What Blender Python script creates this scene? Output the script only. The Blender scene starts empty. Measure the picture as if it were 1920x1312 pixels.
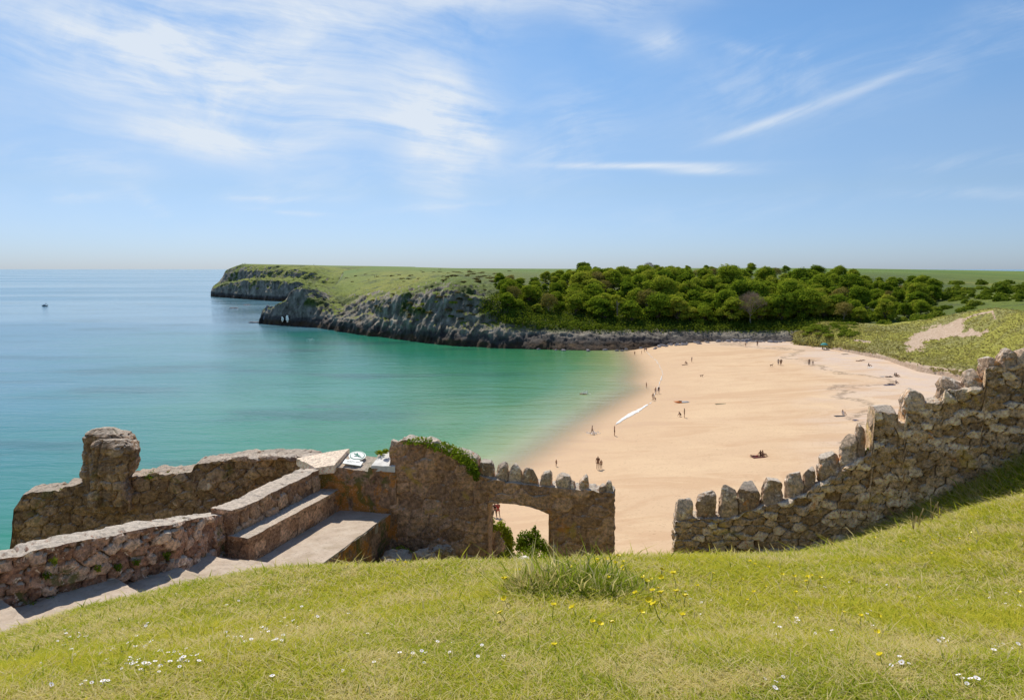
import bpy, bmesh, math, random
import numpy as np
from mathutils import Vector, Matrix, Euler
R = math.radians
random.seed(7); rng = np.random.default_rng(7)
SC = bpy.context.scene
COL = SC.collection

# ---------------------------------------------------------------- camera
F = 1400.0; PITCH = math.atan(153.0/1400.0); EYE = 28.0
cp, sp = math.cos(PITCH), math.sin(PITCH)
cam_d = bpy.data.cameras.new("camera"); cam = bpy.data.objects.new("camera", cam_d)
COL.objects.link(cam); SC.camera = cam
cam.location = (0, 0, EYE); cam.rotation_euler = (R(90)-PITCH, 0, 0)
cam_d.sensor_width = 36.0; cam_d.lens = F/1920*36.0
cam_d.clip_start = 0.1; cam_d.clip_end = 60000

# ---------------------------------------------------------------- light and sky
SUN_EL, SUN_AZ = R(53), R(-19)          # azimuth from +Y, negative is to the left
SUN_STRENGTH, SKY_STRENGTH = 4.2, 0.125
SC.view_settings.view_transform = 'Standard'; SC.view_settings.look = 'None'
SC.view_settings.exposure = 0.20; SC.view_settings.gamma = 1.0
sl = bpy.data.lights.new("sun", 'SUN'); sun = bpy.data.objects.new("sun", sl); COL.objects.link(sun)
sl.energy = SUN_STRENGTH; sl.angle = R(0.53); sl.color = (1.0, 0.935, 0.82)
sdir = Vector((math.sin(SUN_AZ)*math.cos(SUN_EL), math.cos(SUN_AZ)*math.cos(SUN_EL), math.sin(SUN_EL)))
sun.rotation_euler = sdir.to_track_quat('Z', 'Y').to_euler()

class NT:
    """small node-tree helper"""
    def __init__(s, tree): s.t = tree; s.n = tree.nodes; s.l = tree.links
    def add(s, typ, **kw):
        nd = s.n.new(typ)
        for k, v in kw.items(): setattr(nd, k, v)
        return nd
    def put(s, sock, v):
        if v is None: return
        if isinstance(v, bpy.types.NodeSocket): s.l.new(v, sock)
        else:
            if isinstance(v, (tuple, list)) and len(v) == 3 and sock.type == 'RGBA': v = (*v, 1)
            sock.default_value = v
    def math(s, op, a, b=None, c=None, clamp=False):
        nd = s.add('ShaderNodeMath', operation=op, use_clamp=clamp)
        s.put(nd.inputs[0], a); s.put(nd.inputs[1], b); s.put(nd.inputs[2], c)
        return nd.outputs[0]
    def vmath(s, op, a, b=None):
        nd = s.add('ShaderNodeVectorMath', operation=op)
        s.put(nd.inputs[0], a); s.put(nd.inputs[1], b); return nd.outputs[0]
    def mix(s, f, a, b, mode='MIX'):
        nd = s.add('ShaderNodeMix', data_type='RGBA', blend_type=mode)
        s.put(nd.inputs[0], f); s.put(nd.inputs[6], a); s.put(nd.inputs[7], b); return nd.outputs[2]
    def mixf(s, f, a, b):
        nd = s.add('ShaderNodeMix', data_type='FLOAT')
        s.put(nd.inputs[0], f); s.put(nd.inputs[2], a); s.put(nd.inputs[3], b); return nd.outputs[0]
    def ramp(s, f, pts, interp='LINEAR'):
        nd = s.add('ShaderNodeValToRGB'); cr = nd.color_ramp; cr.interpolation = interp
        while len(cr.elements) < len(pts): cr.elements.new(0.5)
        for e, (p, c) in zip(cr.elements, pts):
            e.position = p; e.color = (c, c, c, 1) if isinstance(c, (int, float)) else (*c, 1)
        s.put(nd.inputs[0], f); return nd.outputs[0]
    def step(s, f, a, b, lo=0.0, hi=1.0):
        nd = s.add('ShaderNodeMapRange', interpolation_type='SMOOTHSTEP')
        s.put(nd.inputs[0], f); s.put(nd.inputs[1], a); s.put(nd.inputs[2], b); s.put(nd.inputs[3], lo); s.put(nd.inputs[4], hi)
        return nd.outputs[0]
    def noise(s, vec, scale, detail=4, rough=0.55, dist=0.0, out=0):
        nd = s.add('ShaderNodeTexNoise'); s.put(nd.inputs['Vector'], vec)
        nd.inputs['Scale'].default_value = scale; nd.inputs['Detail'].default_value = detail
        nd.inputs['Roughness'].default_value = rough; nd.inputs['Distortion'].default_value = dist
        return nd.outputs[out]
    def voro(s, vec, scale, feature='F1', out='Distance', rnd=1.0):
        nd = s.add('ShaderNodeTexVoronoi', feature=feature); s.put(nd.inputs['Vector'], vec)
        nd.inputs['Scale'].default_value = scale; nd.inputs['Randomness'].default_value = rnd
        return nd.outputs[out]
    def scale3(s, vec, sc):
        return s.vmath('MULTIPLY', vec, sc)
    def pos(s): return s.add('ShaderNodeNewGeometry').outputs['Position']
    def nrm(s): return s.add('ShaderNodeNewGeometry').outputs['Normal']
    def sep(s, v):
        nd = s.add('ShaderNodeSeparateXYZ'); s.put(nd.inputs[0], v); return nd.outputs
    def comb(s, x, y, z):
        nd = s.add('ShaderNodeCombineXYZ'); s.put(nd.inputs[0], x); s.put(nd.inputs[1], y); s.put(nd.inputs[2], z); return nd.outputs[0]
    def attr(s, name, out='Fac'):
        nd = s.add('ShaderNodeAttribute'); nd.attribute_name = name; return nd.outputs[out]
    def bump(s, h, dist, strength=1.0, nrm=None):
        nd = s.add('ShaderNodeBump'); s.put(nd.inputs['Height'], h); s.put(nd.inputs['Distance'], dist)
        s.put(nd.inputs['Strength'], strength); s.put(nd.inputs['Normal'], nrm); return nd.outputs[0]

def material(name):
    m = bpy.data.materials.new(name); m.use_nodes = True
    nt = NT(m.node_tree); b = m.node_tree.nodes['Principled BSDF']
    b.inputs['Roughness'].default_value = 0.85; b.inputs['Specular IOR Level'].default_value = 0.25
    return m, nt, b

world = bpy.data.worlds.new("World"); SC.world = world; world.use_nodes = True
w = NT(world.node_tree)
sky = w.add('ShaderNodeTexSky', sky_type='NISHITA'); sky.sun_disc = False
sky.sun_elevation = SUN_EL; sky.sun_rotation = SUN_AZ
sky.altitude = 50; sky.air_density = 0.9; sky.dust_density = 0.4; sky.ozone_density = 2.6
tc = w.add('ShaderNodeTexCoord'); D = w.sep(tc.outputs['Generated'])
AZ = w.math('ARCTAN2', D[0], D[1]); EL = w.math('ARCSINE', D[2])
def A_(u): return math.atan((u-960)/F/math.cos(PITCH*0.5))
def E_(u, v): return math.atan((503-v)/F*math.cos(A_(u)))
# cirrus: high thin cloud laid on the sky by bearing and height
base = w.comb(AZ, w.math('MULTIPLY', EL, 1.0), 0.0)
warp = w.noise(base, 3.0, 3, 0.5, out=1)
wv = w.vmath('ADD', base, w.scale3(w.vmath('SUBTRACT', warp, (0.5, 0.5, 0.5)), (0.22, 0.07, 0.0)))
def rotp(vec, deg, sx, sy):
    nd = w.add('ShaderNodeMapping', vector_type='POINT'); w.put(nd.inputs[0], vec)
    nd.inputs['Rotation'].default_value = (0, 0, R(-deg)); nd.inputs['Scale'].default_value = (1, 1, 1)
    return w.scale3(nd.outputs[0], (sx, sy, 1))
fib1 = w.noise(rotp(wv, -7, 4.0, 30.0), 1.0, 8, 0.62, 0.3)
fib2 = w.noise(rotp(wv, 14, 9.0, 60.0), 1.0, 6, 0.65, 0.2)
puff = w.noise(rotp(wv, 0, 7.0, 12.0), 1.0, 8, 0.6, 0.4)
def ell(u, v, ru, rv, deg, soft=1.0, src=None):
    a, e = A_(u), E_(u, v)
    nd = w.add('ShaderNodeMapping', vector_type='POINT'); w.put(nd.inputs[0], src if src else wv)
    q = w.vmath('SUBTRACT', src if src else wv, (a, e, 0))
    c, s_ = math.cos(R(deg)), math.sin(R(deg))
    qs = w.sep(q)
    x = w.math('ADD', w.math('MULTIPLY', qs[0], c), w.math('MULTIPLY', qs[1], s_))
    y = w.math('SUBTRACT', w.math('MULTIPLY', qs[1], c), w.math('MULTIPLY', qs[0], s_))
    x = w.math('DIVIDE', x, ru/F); y = w.math('DIVIDE', y, rv/F)
    r2 = w.math('ADD', w.math('MULTIPLY', x, x), w.math('MULTIPLY', y, y))
    return w.math('MULTIPLY', w.math('EXPONENT', w.math('MULTIPLY', r2, -1.0)), soft)
def total(items):
    o = None
    for it in items:
        g = ell(*it); o = g if o is None else w.math('ADD', o, g)
    return o
big = total([(330, 130, 300, 95, -14, .75), (640, 60, 330, 75, 8, .95), (1010, 5, 230, 38, 0, .55), (840, 225, 95, 60, -35, 1.25), (810, 310, 75, 38, -70, .9),
             (430, 265, 180, 30, -4, .8), (560, 180, 300, 70, -6, .6), (1210, 20, 110, 30, 0, .45), (1130, 60, 110, 30, -20, .35), (700, 245, 130, 22, 5, .5)])
thin = total([(1060, 260, 100, 70, 38, .55), (1230, 103, 45, 24, 0, .6), (1400, 170, 130, 60, 10, .40), (180, 310, 90, 25, 0, .5), (150, 372, 60, 10, 5, .5), (300, 380, 60, 14, -25, .5),
              (540, 374, 80, 6, 2, .6), (850, 383, 90, 7, 8, .6), (1885, 40, 70, 14, -6, .6), (1840, 310, 120, 12, -4, .35), (1860, 375, 110, 10, -6, .35), (1450, 110, 80, 8, -10, .5),
              (690, 340, 200, 30, 10, .3), (590, 400, 60, 5, -3, .5), (1650, 130, 220, 30, 15, .25), (1300, 400, 300, 30, 6, .18), (1750, 150, 200, 30, 18, .22)])
streak = total([(1190, 316, 150, 5.5, -1, .9, base), (1320, 325, 70, 7, -2, .75, base), (1490, 215, 120, 7, 17, .36, base), (1620, 170, 110, 8, 22, .22, base), (1400, 250, 70, 11, 13, .4, base)])
d1 = w.math('MULTIPLY', big, w.step(w.math('ADD', w.math('MULTIPLY', fib1, .65), w.math('MULTIPLY', puff, .45)), .33, .74))
d2 = w.math('MULTIPLY', thin, w.step(w.math('ADD', w.math('MULTIPLY', fib2, .5), w.math('MULTIPLY', puff, .6)), .42, .75))
d3 = w.math('MULTIPLY', streak, w.step(fib2, .25, .6, .45, 1.0))
veil = w.math('MULTIPLY', w.step(AZ, 0.5, -0.7, 0.02, 0.16), w.step(puff, .3, .7, .5, 1.0))
cl = w.math('ADD', w.math('ADD', w.math('MULTIPLY', d1, 1.05), w.math('MULTIPLY', d2, .9)), w.math('ADD', d3, veil), clamp=True)
cl = w.math('MULTIPLY', cl, w.step(EL, 0.0, 0.05), clamp=True)
cl = w.math('MULTIPLY', cl, 0.86)
skyc = w.mix(1.0, sky.outputs[0], w.ramp(w.step(EL, 0.0, 0.30), [(0, (.45, .56, .82)), (.25, (.53, .60, .72)), (.6, (.60, .68, .76)), (1, (.55, .73, .84))]), 'MULTIPLY')
final = w.mix(cl, skyc, (5.5, 5.9, 6.35))
bg = w.n['Background']; w.l.new(final, bg.inputs[0]); bg.inputs[1].default_value = SKY_STRENGTH

# ---------------------------------------------------------------- geometry helpers
def ray(u, v):
    z = -(v-656)/F
    return (u-960)/F, cp+z*sp, -sp+z*cp
def P(u, v, y):
    x, dy, dz = ray(u, v); t = y/dy
    return np.array([x*t, y, EYE+dz*t])
def PZ(u, v, z):
    x, dy, dz = ray(u, v); t = (z-EYE)/dz
    return np.array([x*t, dy*t, z])

def _hash(ix, iy, iz, seed):
    h = (ix.astype(np.int64)*374761393 + iy.astype(np.int64)*668265263 + iz.astype(np.int64)*2147483647 + seed*974634777) & 0xffffffff
    h = ((h ^ (h >> 13))*1274126177) & 0xffffffff
    h = ((h ^ (h >> 16))*2246822519) & 0xffffffff
    return ((h ^ (h >> 15)) & 0xffffff)/float(0xffffff)
def vnoise(p, seed=0):
    p = np.asarray(p, float); i = np.floor(p).astype(np.int64); f = p-i; f = f*f*(3-2*f)
    o = 0
    for dx in (0, 1):
        for dy in (0, 1):
            for dz in (0, 1):
                wgt = (f[:, 0] if dx else 1-f[:, 0])*(f[:, 1] if dy else 1-f[:, 1])*(f[:, 2] if dz else 1-f[:, 2])
                o = o + wgt*_hash(i[:, 0]+dx, i[:, 1]+dy, i[:, 2]+dz, seed)
    return o*2-1
def fbm(p, octv=4, seed=0, gain=0.5, ridged=False):
    p = np.asarray(p, float); a = 1.0; o = 0; n = 0
    for k in range(octv):
        q = vnoise(p*(2.03**k)+k*17.3, seed+k)
        if ridged: q = 1-2*np.abs(q)
        o = o+a*q; n += a; a *= gain
    return o/n
def worley(s, h, cs, ch, seed=0):
    """stones laid in rough courses: returns edge distance (F2-F1) and a random per stone"""
    y = h/ch; row = np.floor(y)
    best = np.full(s.shape, 9.0); sec = best.copy(); rid = np.zeros(s.shape)
    x = s/cs
    ix = np.floor(x).astype(np.int64); iy = np.floor(y).astype(np.int64); z0 = np.zeros_like(ix)
    for dx in (-1, 0, 1, 2):
        for dy in (-1, 0, 1):
            cx = ix+dx-1*(dx == 2)*0; cy = iy+dy
            jx = _hash(cx, cy, z0, seed)*.75+.12; jy = _hash(cx, cy, z0+1, seed)*.6+.2
            off = 0.5*(cy % 2)
            d = np.sqrt(((cx+jx+off-x-0.0)*1.0)**2 + ((cy+jy-y)*1.0)**2)
            r_ = _hash(cx, cy, z0+2, seed)
            upd = d < best
            sec = np.where(upd, best, np.minimum(sec, d)); rid = np.where(upd, r_, rid); best = np.minimum(best, d)
    return sec-best, rid
def rbf_fit(pts, c):
    pts = np.asarray(pts, float); X = pts[:, :2]; n = len(X)
    d = np.sqrt(((X[:, None]-X[None])**2).sum(-1)+c*c)
    A = np.zeros((n+3, n+3)); A[:n, :n] = d; A[:n, n] = 1; A[:n, n+1:] = X; A[n, :n] = 1; A[n+1:, :n] = X.T
    wts = np.linalg.lstsq(A, np.concatenate([pts[:, 2], [0, 0, 0]]), rcond=None)[0]
    def f(x, y):
        x = np.atleast_1d(np.asarray(x, float)); y = np.atleast_1d(np.asarray(y, float)); o = wts[n]+wts[n+1]*x+wts[n+2]*y
        for i in range(n): o = o+wts[i]*np.sqrt((x-X[i, 0])**2+(y-X[i, 1])**2+c*c)
        return o
    return f

def mk(name, V, F_, mats=(), parent=None, smooth=False, attrs=None, midx=None, colors=None, link=True):
    """one mesh object from arrays; F_ is a list of (n,3)/(n,4) index arrays"""
    me = bpy.data.meshes.new(name); V = np.asarray(V, np.float32)
    if isinstance(F_, np.ndarray): F_ = [F_]
    F_ = [np.asarray(f, np.int32) for f in F_ if len(f)]
    me.vertices.add(len(V)); me.vertices.foreach_set('co', V.ravel())
    loops = np.concatenate([f.ravel() for f in F_]); me.loops.add(len(loops)); me.loops.foreach_set('vertex_index', loops)
    tot = np.concatenate([np.full(len(f), f.shape[1], np.int32) for f in F_]); st = np.concatenate([[0], np.cumsum(tot)[:-1]]).astype(np.int32)
    me.polygons.add(len(tot)); me.polygons.foreach_set('loop_start', st)
    if midx is not None: me.polygons.foreach_set('material_index', np.asarray(midx, np.int32))
    me.polygons.foreach_set('use_smooth', np.full(len(tot), smooth))
    me.update(calc_edges=True)
    for k, a in (attrs or {}).items():
        at = me.attributes.new(k, 'FLOAT', 'POINT'); at.data.foreach_set('value', np.asarray(a, np.float32))
    for m in (mats if isinstance(mats, (list, tuple)) else [mats]): me.materials.append(m)
    me.validate()
    if not link: return me
    o = bpy.data.objects.new(name, me); COL.objects.link(o)
    if parent: o.parent = parent
    return o
def tag(o, label=None, cat=None, group=None, kind=None):
    if label: o['label'] = label
    if cat: o['category'] = cat
    if group: o['group'] = group
    if kind: o['kind'] = kind
    return o
def empty(name, loc, rz=0):
    o = bpy.data.objects.new(name, None); COL.objects.link(o); o.location = tuple(float(c) for c in loc); o.rotation_euler = (0, 0, rz)
    o.empty_display_size = 0.2; return o
def inst(name, me, loc, rz=0, sc=(1, 1, 1), parent=None):
    o = bpy.data.objects.new(name, me); COL.objects.link(o); o.location = tuple(float(c) for c in loc); o.rotation_euler = (0, 0, rz); o.scale = sc
    if parent: o.parent = parent
    return o
def grid_faces(nr, nc, wrap=False):
    r = np.arange(nr-1)[:, None]; c = np.arange(nc if wrap else nc-1)[None]
    a = r*nc+c; b = r*nc+(c+1) % nc; d = (r+1)*nc+c; e = (r+1)*nc+(c+1) % nc
    return np.stack([a, b, e, d], -1).reshape(-1, 4)
def smoothstep(a, b, x):
    t = np.clip((x-a)/(b-a), 0, 1); return t*t*(3-2*t)
# ---------------------------------------------------------------- beach and sea bed height
shore_uv = [(1200, 657), (1218, 670), (1235, 690), (1243, 703), (1238, 725), (1222, 752), (1190, 775), (1157, 796), (1125, 822), (1085, 850), (1030, 885), (960, 930), (850, 990), (700, 1060), (480, 1160)]
shore = np.array([PZ(u, v, 0.0)[:2] for u, v in shore_uv])
foot_uv = [(1500, 642, 2.8), (1545, 650, 3), (1600, 660, 3), (1660, 672, 3), (1720, 688, 3), (1770, 700, 3), (1810, 712, 3), (1850, 730, 3), (1920, 760, 3), (2100, 850, 3.2)]
cl_uv = [(1260, 648, 1.3), (1330, 640, 2.2), (1400, 641, 2.5)]
bp = [(*s, 0.0) for s in shore]
for u, v, z in foot_uv+cl_uv:
    q = PZ(u, v, z); bp.append((q[0], q[1], z))
for (u, v, z) in [(1265, 720, .45), (1300, 800, 1.0), (1450, 700, 1.7), (1600, 760, 2.3), (1200, 950, 1.2), (1500, 900, 2.0), (1130, 1000, .9),
                  (1190, 690, -.5), (1150, 670, -.9), (1150, 720, -.8), (1100, 700, -1.4), (1050, 670, -2.2), (1080, 760, -1.0), (1000, 700, -2.6), (1030, 800, -.85), (950, 820, -1.2),
                  (900, 870, -1.0), (900, 720, -3.3), (800, 800, -2.6), (800, 700, -4.4), (700, 850, -2.8), (650, 750, -4.6), (600, 700, -6), (560, 640, -7.5), (450, 800, -5.2), (300, 900, -5.6), (200, 700, -9),
                  (100, 1000, -6.5), (0, 800, -10), (0, 620, -16), (450, 600, -14), (300, 560, -18), (860, 660, -3.6), (950, 665, -3.0), (700, 650, -5.5)]:
    q = PZ(u, v, z); bp.append((q[0], q[1], z))
bp += [(120, 60, 4), (60, 40, 3), (30, 30, 3.0), (0, 30, 1.5), (-60, 20, -3), (180, 90, 5), (200, 180, 5), (160, 260, 5), (100, 300, 4)]
bed = rbf_fit(bp, 6.0)
def on_beach(u, v):
    z = 1.0
    for _ in range(8):
        q = PZ(u, v, z); z = float(max(bed(q[0], q[1])[0], 0.0))
    return PZ(u, v, z)

# sand
xs = np.arange(-60, 245, 1.25); ys = np.arange(24, 330, 1.25)
X, Y = np.meshgrid(xs, ys); Z = bed(X.ravel(), Y.ravel())
pp = np.stack([X.ravel(), Y.ravel(), Z], 1)
Z = Z+0.03*fbm(pp*np.array([.25, .25, 0]), 3, 5)+0.012*fbm(pp*np.array([.9, .9, 0]), 3, 9)
pp[:, 2] = Z
m_sand, n, b = material("sand")
Pn = n.pos(); q = n.sep(Pn)
h = n.math('ADD', q[2], n.math('MULTIPLY', n.math('SUBTRACT', n.noise(Pn, .05, 3, .5), .5), 1.4))
dry = n.step(h, 1.9, 2.7); wet = n.step(h, .95, .1)
c = n.mix(dry, (.60, .415, .255), (.58, .455, .37))
c = n.mix(n.step(n.noise(n.scale3(Pn, (1, 1, .1)), .09, 6, .65, .6), .38, .68, 0, .6), c, (.68, .49, .30))
c = n.mix(n.step(n.noise(n.scale3(Pn, (.6, 1.7, .1)), .2, 5, .6, .8), .5, .7, 0, .30), c, (.50, .33, .20))
c = n.mix(n.math('MULTIPLY', wet, .75), c, (.57, .37, .20))
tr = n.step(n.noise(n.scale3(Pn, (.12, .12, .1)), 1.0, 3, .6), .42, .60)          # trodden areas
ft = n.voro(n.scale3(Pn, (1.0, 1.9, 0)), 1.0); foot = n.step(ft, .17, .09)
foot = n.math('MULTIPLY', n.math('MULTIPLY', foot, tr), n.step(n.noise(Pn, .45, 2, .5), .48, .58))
c = n.mix(n.math('MULTIPLY', foot, .75), c, (.36, .23, .13))  # footprint pits darkened in the colour, painted shade on top of the bump
c = n.mix(n.math('MULTIPLY', n.step(n.noise(Pn, 2.6, 4, .8), .55, .66), .62), c, (.40, .27, .16))
band = n.noise(n.scale3(Pn, (.35, .9, .1)), .10, 6, .7, 1.2); c = n.mix(n.step(band, .49, .60, 0, .6), c, (.52, .33, .19))
str_ = n.math('ABSOLUTE', n.math('SUBTRACT', h, 2.35)); c = n.mix(n.math('MULTIPLY', n.step(str_, .07, .02), n.step(n.noise(Pn, .8, 4, .7), .42, .55, 0, .7)), c, (.24, .17, .11))
hgt = n.math('SUBTRACT', n.math('MULTIPLY', n.noise(Pn, 1.3, 6, .7), .6), foot)
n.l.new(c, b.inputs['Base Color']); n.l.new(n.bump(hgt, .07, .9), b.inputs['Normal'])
n.l.new(n.mixf(wet, .9, .6), b.inputs['Roughness'])
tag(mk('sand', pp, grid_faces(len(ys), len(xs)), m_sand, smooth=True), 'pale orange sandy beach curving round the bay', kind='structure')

# sea: one sheet, fine near the bay, reaching the horizon
def geo(a, b_, n_): return np.geomspace(a, b_, n_)
gx = np.concatenate([-geo(420, 21000, 40)[::-1], np.arange(-415, 120, 2.5), geo(122, 21000, 40)])
gy = np.concatenate([-geo(30, 21000, 14)[::-1], np.arange(-20, 430, 2.5), geo(434, 20000, 60)])
X, Y = np.meshgrid(gx, gy); X = X.ravel(); Y = Y.ravel()
dep = np.full(X.shape, 20.0); near = (X > -420) & (X < 130) & (Y > -30) & (Y < 440)
dep[near] = -bed(X[near], Y[near])
edge = np.minimum(np.minimum(X+420, 440-Y), 9e9); k = np.clip(edge/120, 0, 1); dep = np.where(near, dep*k+20*(1-k), dep)
m_sea, n, b = material("sea_water"); nt = m_sea.node_tree
Pn = n.pos(); dp = n.attr('depth'); q = n.sep(Pn)
dpn = n.math('ADD', dp, n.math('MULTIPLY', n.math('SUBTRACT', n.noise(n.scale3(Pn, (1, 1.6, 1)), .035, 4, .6, .4), .5), n.math('MULTIPLY', dp, .55)))
body = n.ramp(n.math('DIVIDE', dpn, 14.0), [(0.0, (.70, .58, .42)), (.030, (.58, .50, .30)), (.070, (.27, .34, .13)), (.125, (.085, .24, .075)), (.20, (.035, .20, .080)), (.33, (.018, .20, .115)), (.55, (.026, .18, .18)), (.75, (.075, .20, .26)), (1.0, (.085, .20, .27))])  # deep end lightened towards blue, reflected sky put into the water colour
# weed beds and swell patches in the body colour
wd = n.math('MULTIPLY', n.step(n.noise(n.scale3(Pn, (.4, 1.2, 1)), .04, 4, .6), .5, .66), n.step(dp, 1.5, 4.0))
body = n.mix(n.math('MULTIPLY', wd, .55), body, (.006, .07, .06))
b.inputs['Roughness'].default_value = .12; b.inputs['IOR'].default_value = 1.33; b.inputs['Specular IOR Level'].default_value = .5
n.l.new(body, b.inputs['Base Color'])
slick = n.step(n.noise(n.scale3(Pn, (.22, 1.0, 1)), .006, 4, .6, .7), .42, .60)      # calm bands and ruffled bands
slick2 = n.step(n.noise(n.scale3(Pn, (.3, 1.0, 1)), .03, 4, .6, .5), .40, .62)
w1 = n.noise(n.scale3(Pn, (.55, 1.15, 1)), .9, 5, .62, .3); w2 = n.noise(n.scale3(Pn, (.35, 1.3, 1)), .22, 4, .55, .3)
hh = n.math('ADD', n.math('MULTIPLY', w1, .22), n.math('MULTIPLY', w2, .55))
bmp = n.bump(hh, 1.0, n.math('MULTIPLY', n.math('ADD', n.math('MULTIPLY', slick, .5), n.math('MULTIPLY', slick2, .5)), .34))
bs = bmp.node; n.put(bs.inputs['Strength'], n.math('ADD', n.math('MULTIPLY', n.math('ADD', slick, slick2), .16), .20))
n.l.new(bmp, b.inputs['Normal'])
n.l.new(n.mixf(slick, .10, .20), b.inputs['Roughness'])
tr_ = n.add('ShaderNodeBsdfTransparent'); ms = n.add('ShaderNodeMixShader')
n.put(ms.inputs[0], n.step(dp, .02, .95)); n.l.new(tr_.outputs[0], ms.inputs[1]); n.l.new(b.outputs[0], ms.inputs[2])
n.l.new(ms.outputs[0], n.n['Material Output'].inputs[0])
seaV = np.stack([X, Y, np.zeros_like(X)], 1)
tag(mk('sea', seaV, grid_faces(len(gy), len(gx)), m_sea, smooth=True, attrs={'depth': dep}), 'calm sea shading from blue to green and clear in the shallows', kind='structure')
fl = 30000.0
m_bed, n, b = material("sea_floor"); b.inputs['Base Color'].default_value = (.05, .08, .07, 1)

# surf line where the small waves break
m_foam, n, b = material("foam"); Pn = n.pos()
b.inputs['Base Color'].default_value = (.82, .80, .76, 1); b.inputs['Roughness'].default_value = .6
holes = n.step(n.noise(Pn, 1.6, 5, .7), .47, .56); tr_ = n.add('ShaderNodeBsdfTransparent'); ms = n.add('ShaderNodeMixShader')
wm = n.attr('solid'); n.put(ms.inputs[0], n.math('MAXIMUM', n.math('MULTIPLY', holes, n.math('GREATER_THAN', wm, .1)), n.math('GREATER_THAN', wm, .6)))
n.l.new(tr_.outputs[0], ms.inputs[1]); n.l.new(b.outputs[0], ms.inputs[2]); n.l.new(ms.outputs[0], n.n['Material Output'].inputs[0])
def foam_strip(uvw, nm, label):
    pts = np.array([PZ(u, v, 0.03) for u, v, w_ in uvw]); wd_ = np.array([w_ for *_, w_ in uvw])
    d = np.r_[0, np.cumsum(np.linalg.norm(np.diff(pts, axis=0), axis=1))]; s = np.arange(0, d[-1], .5)
    C_ = np.stack([np.interp(s, d, pts[:, k]) for k in range(3)], 1); W = np.interp(s, d, wd_)
    t = np.gradient(C_[:, :2], axis=0); t /= np.linalg.norm(t, axis=1)[:, None]; nn = np.stack([-t[:, 1], t[:, 0]], 1)
    wob = .35*fbm(np.stack([s*.25, s*0, s*0], 1), 3, 3); C_[:, :2] += nn*wob[:, None]
    jig = 1+.45*fbm(np.stack([s*.8, s*0, s*0+4], 1), 3, 6)
    rows = []; sol = []
    for k_, a in enumerate((-1, -.6, 0, .6, 1)):
        Q = C_.copy(); Q[:, :2] += nn*(W*jig*a)[:, None]
        Q[:, 2] = np.maximum(bed(Q[:, 0], Q[:, 1]), 0)+(.03 if abs(a) > .9 else .10 if abs(a) > .5 else .14)
        rows.append(Q); sol.append(np.where(abs(a) < .7, W > .25, 0)*1.0+.2)
    o = mk(nm, np.concatenate(rows), grid_faces(5, len(s)), m_foam, smooth=True, attrs={'solid': np.concatenate(sol)})
    return tag(o, label, 'surf', kind='stuff')
foam_strip([(1154, 797, .12), (1170, 785, .45), (1190, 773, .6), (1207, 764, .4), (1222, 754, .12)], 'foam', 'white line of surf breaking on the near waterline')
foam_strip([(1226, 744, .08), (1234, 728, .15), (1241, 710, .18), (1243, 698, .08), (1236, 684, .10), (1228, 675, .16), (1218, 665, .10), (1212, 659, .1)], 'foam', 'thin broken wavelet along the far waterline')
m_p, n, b = material("splash"); b.inputs['Base Color'].default_value = (.85, .85, .83, 1)

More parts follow.
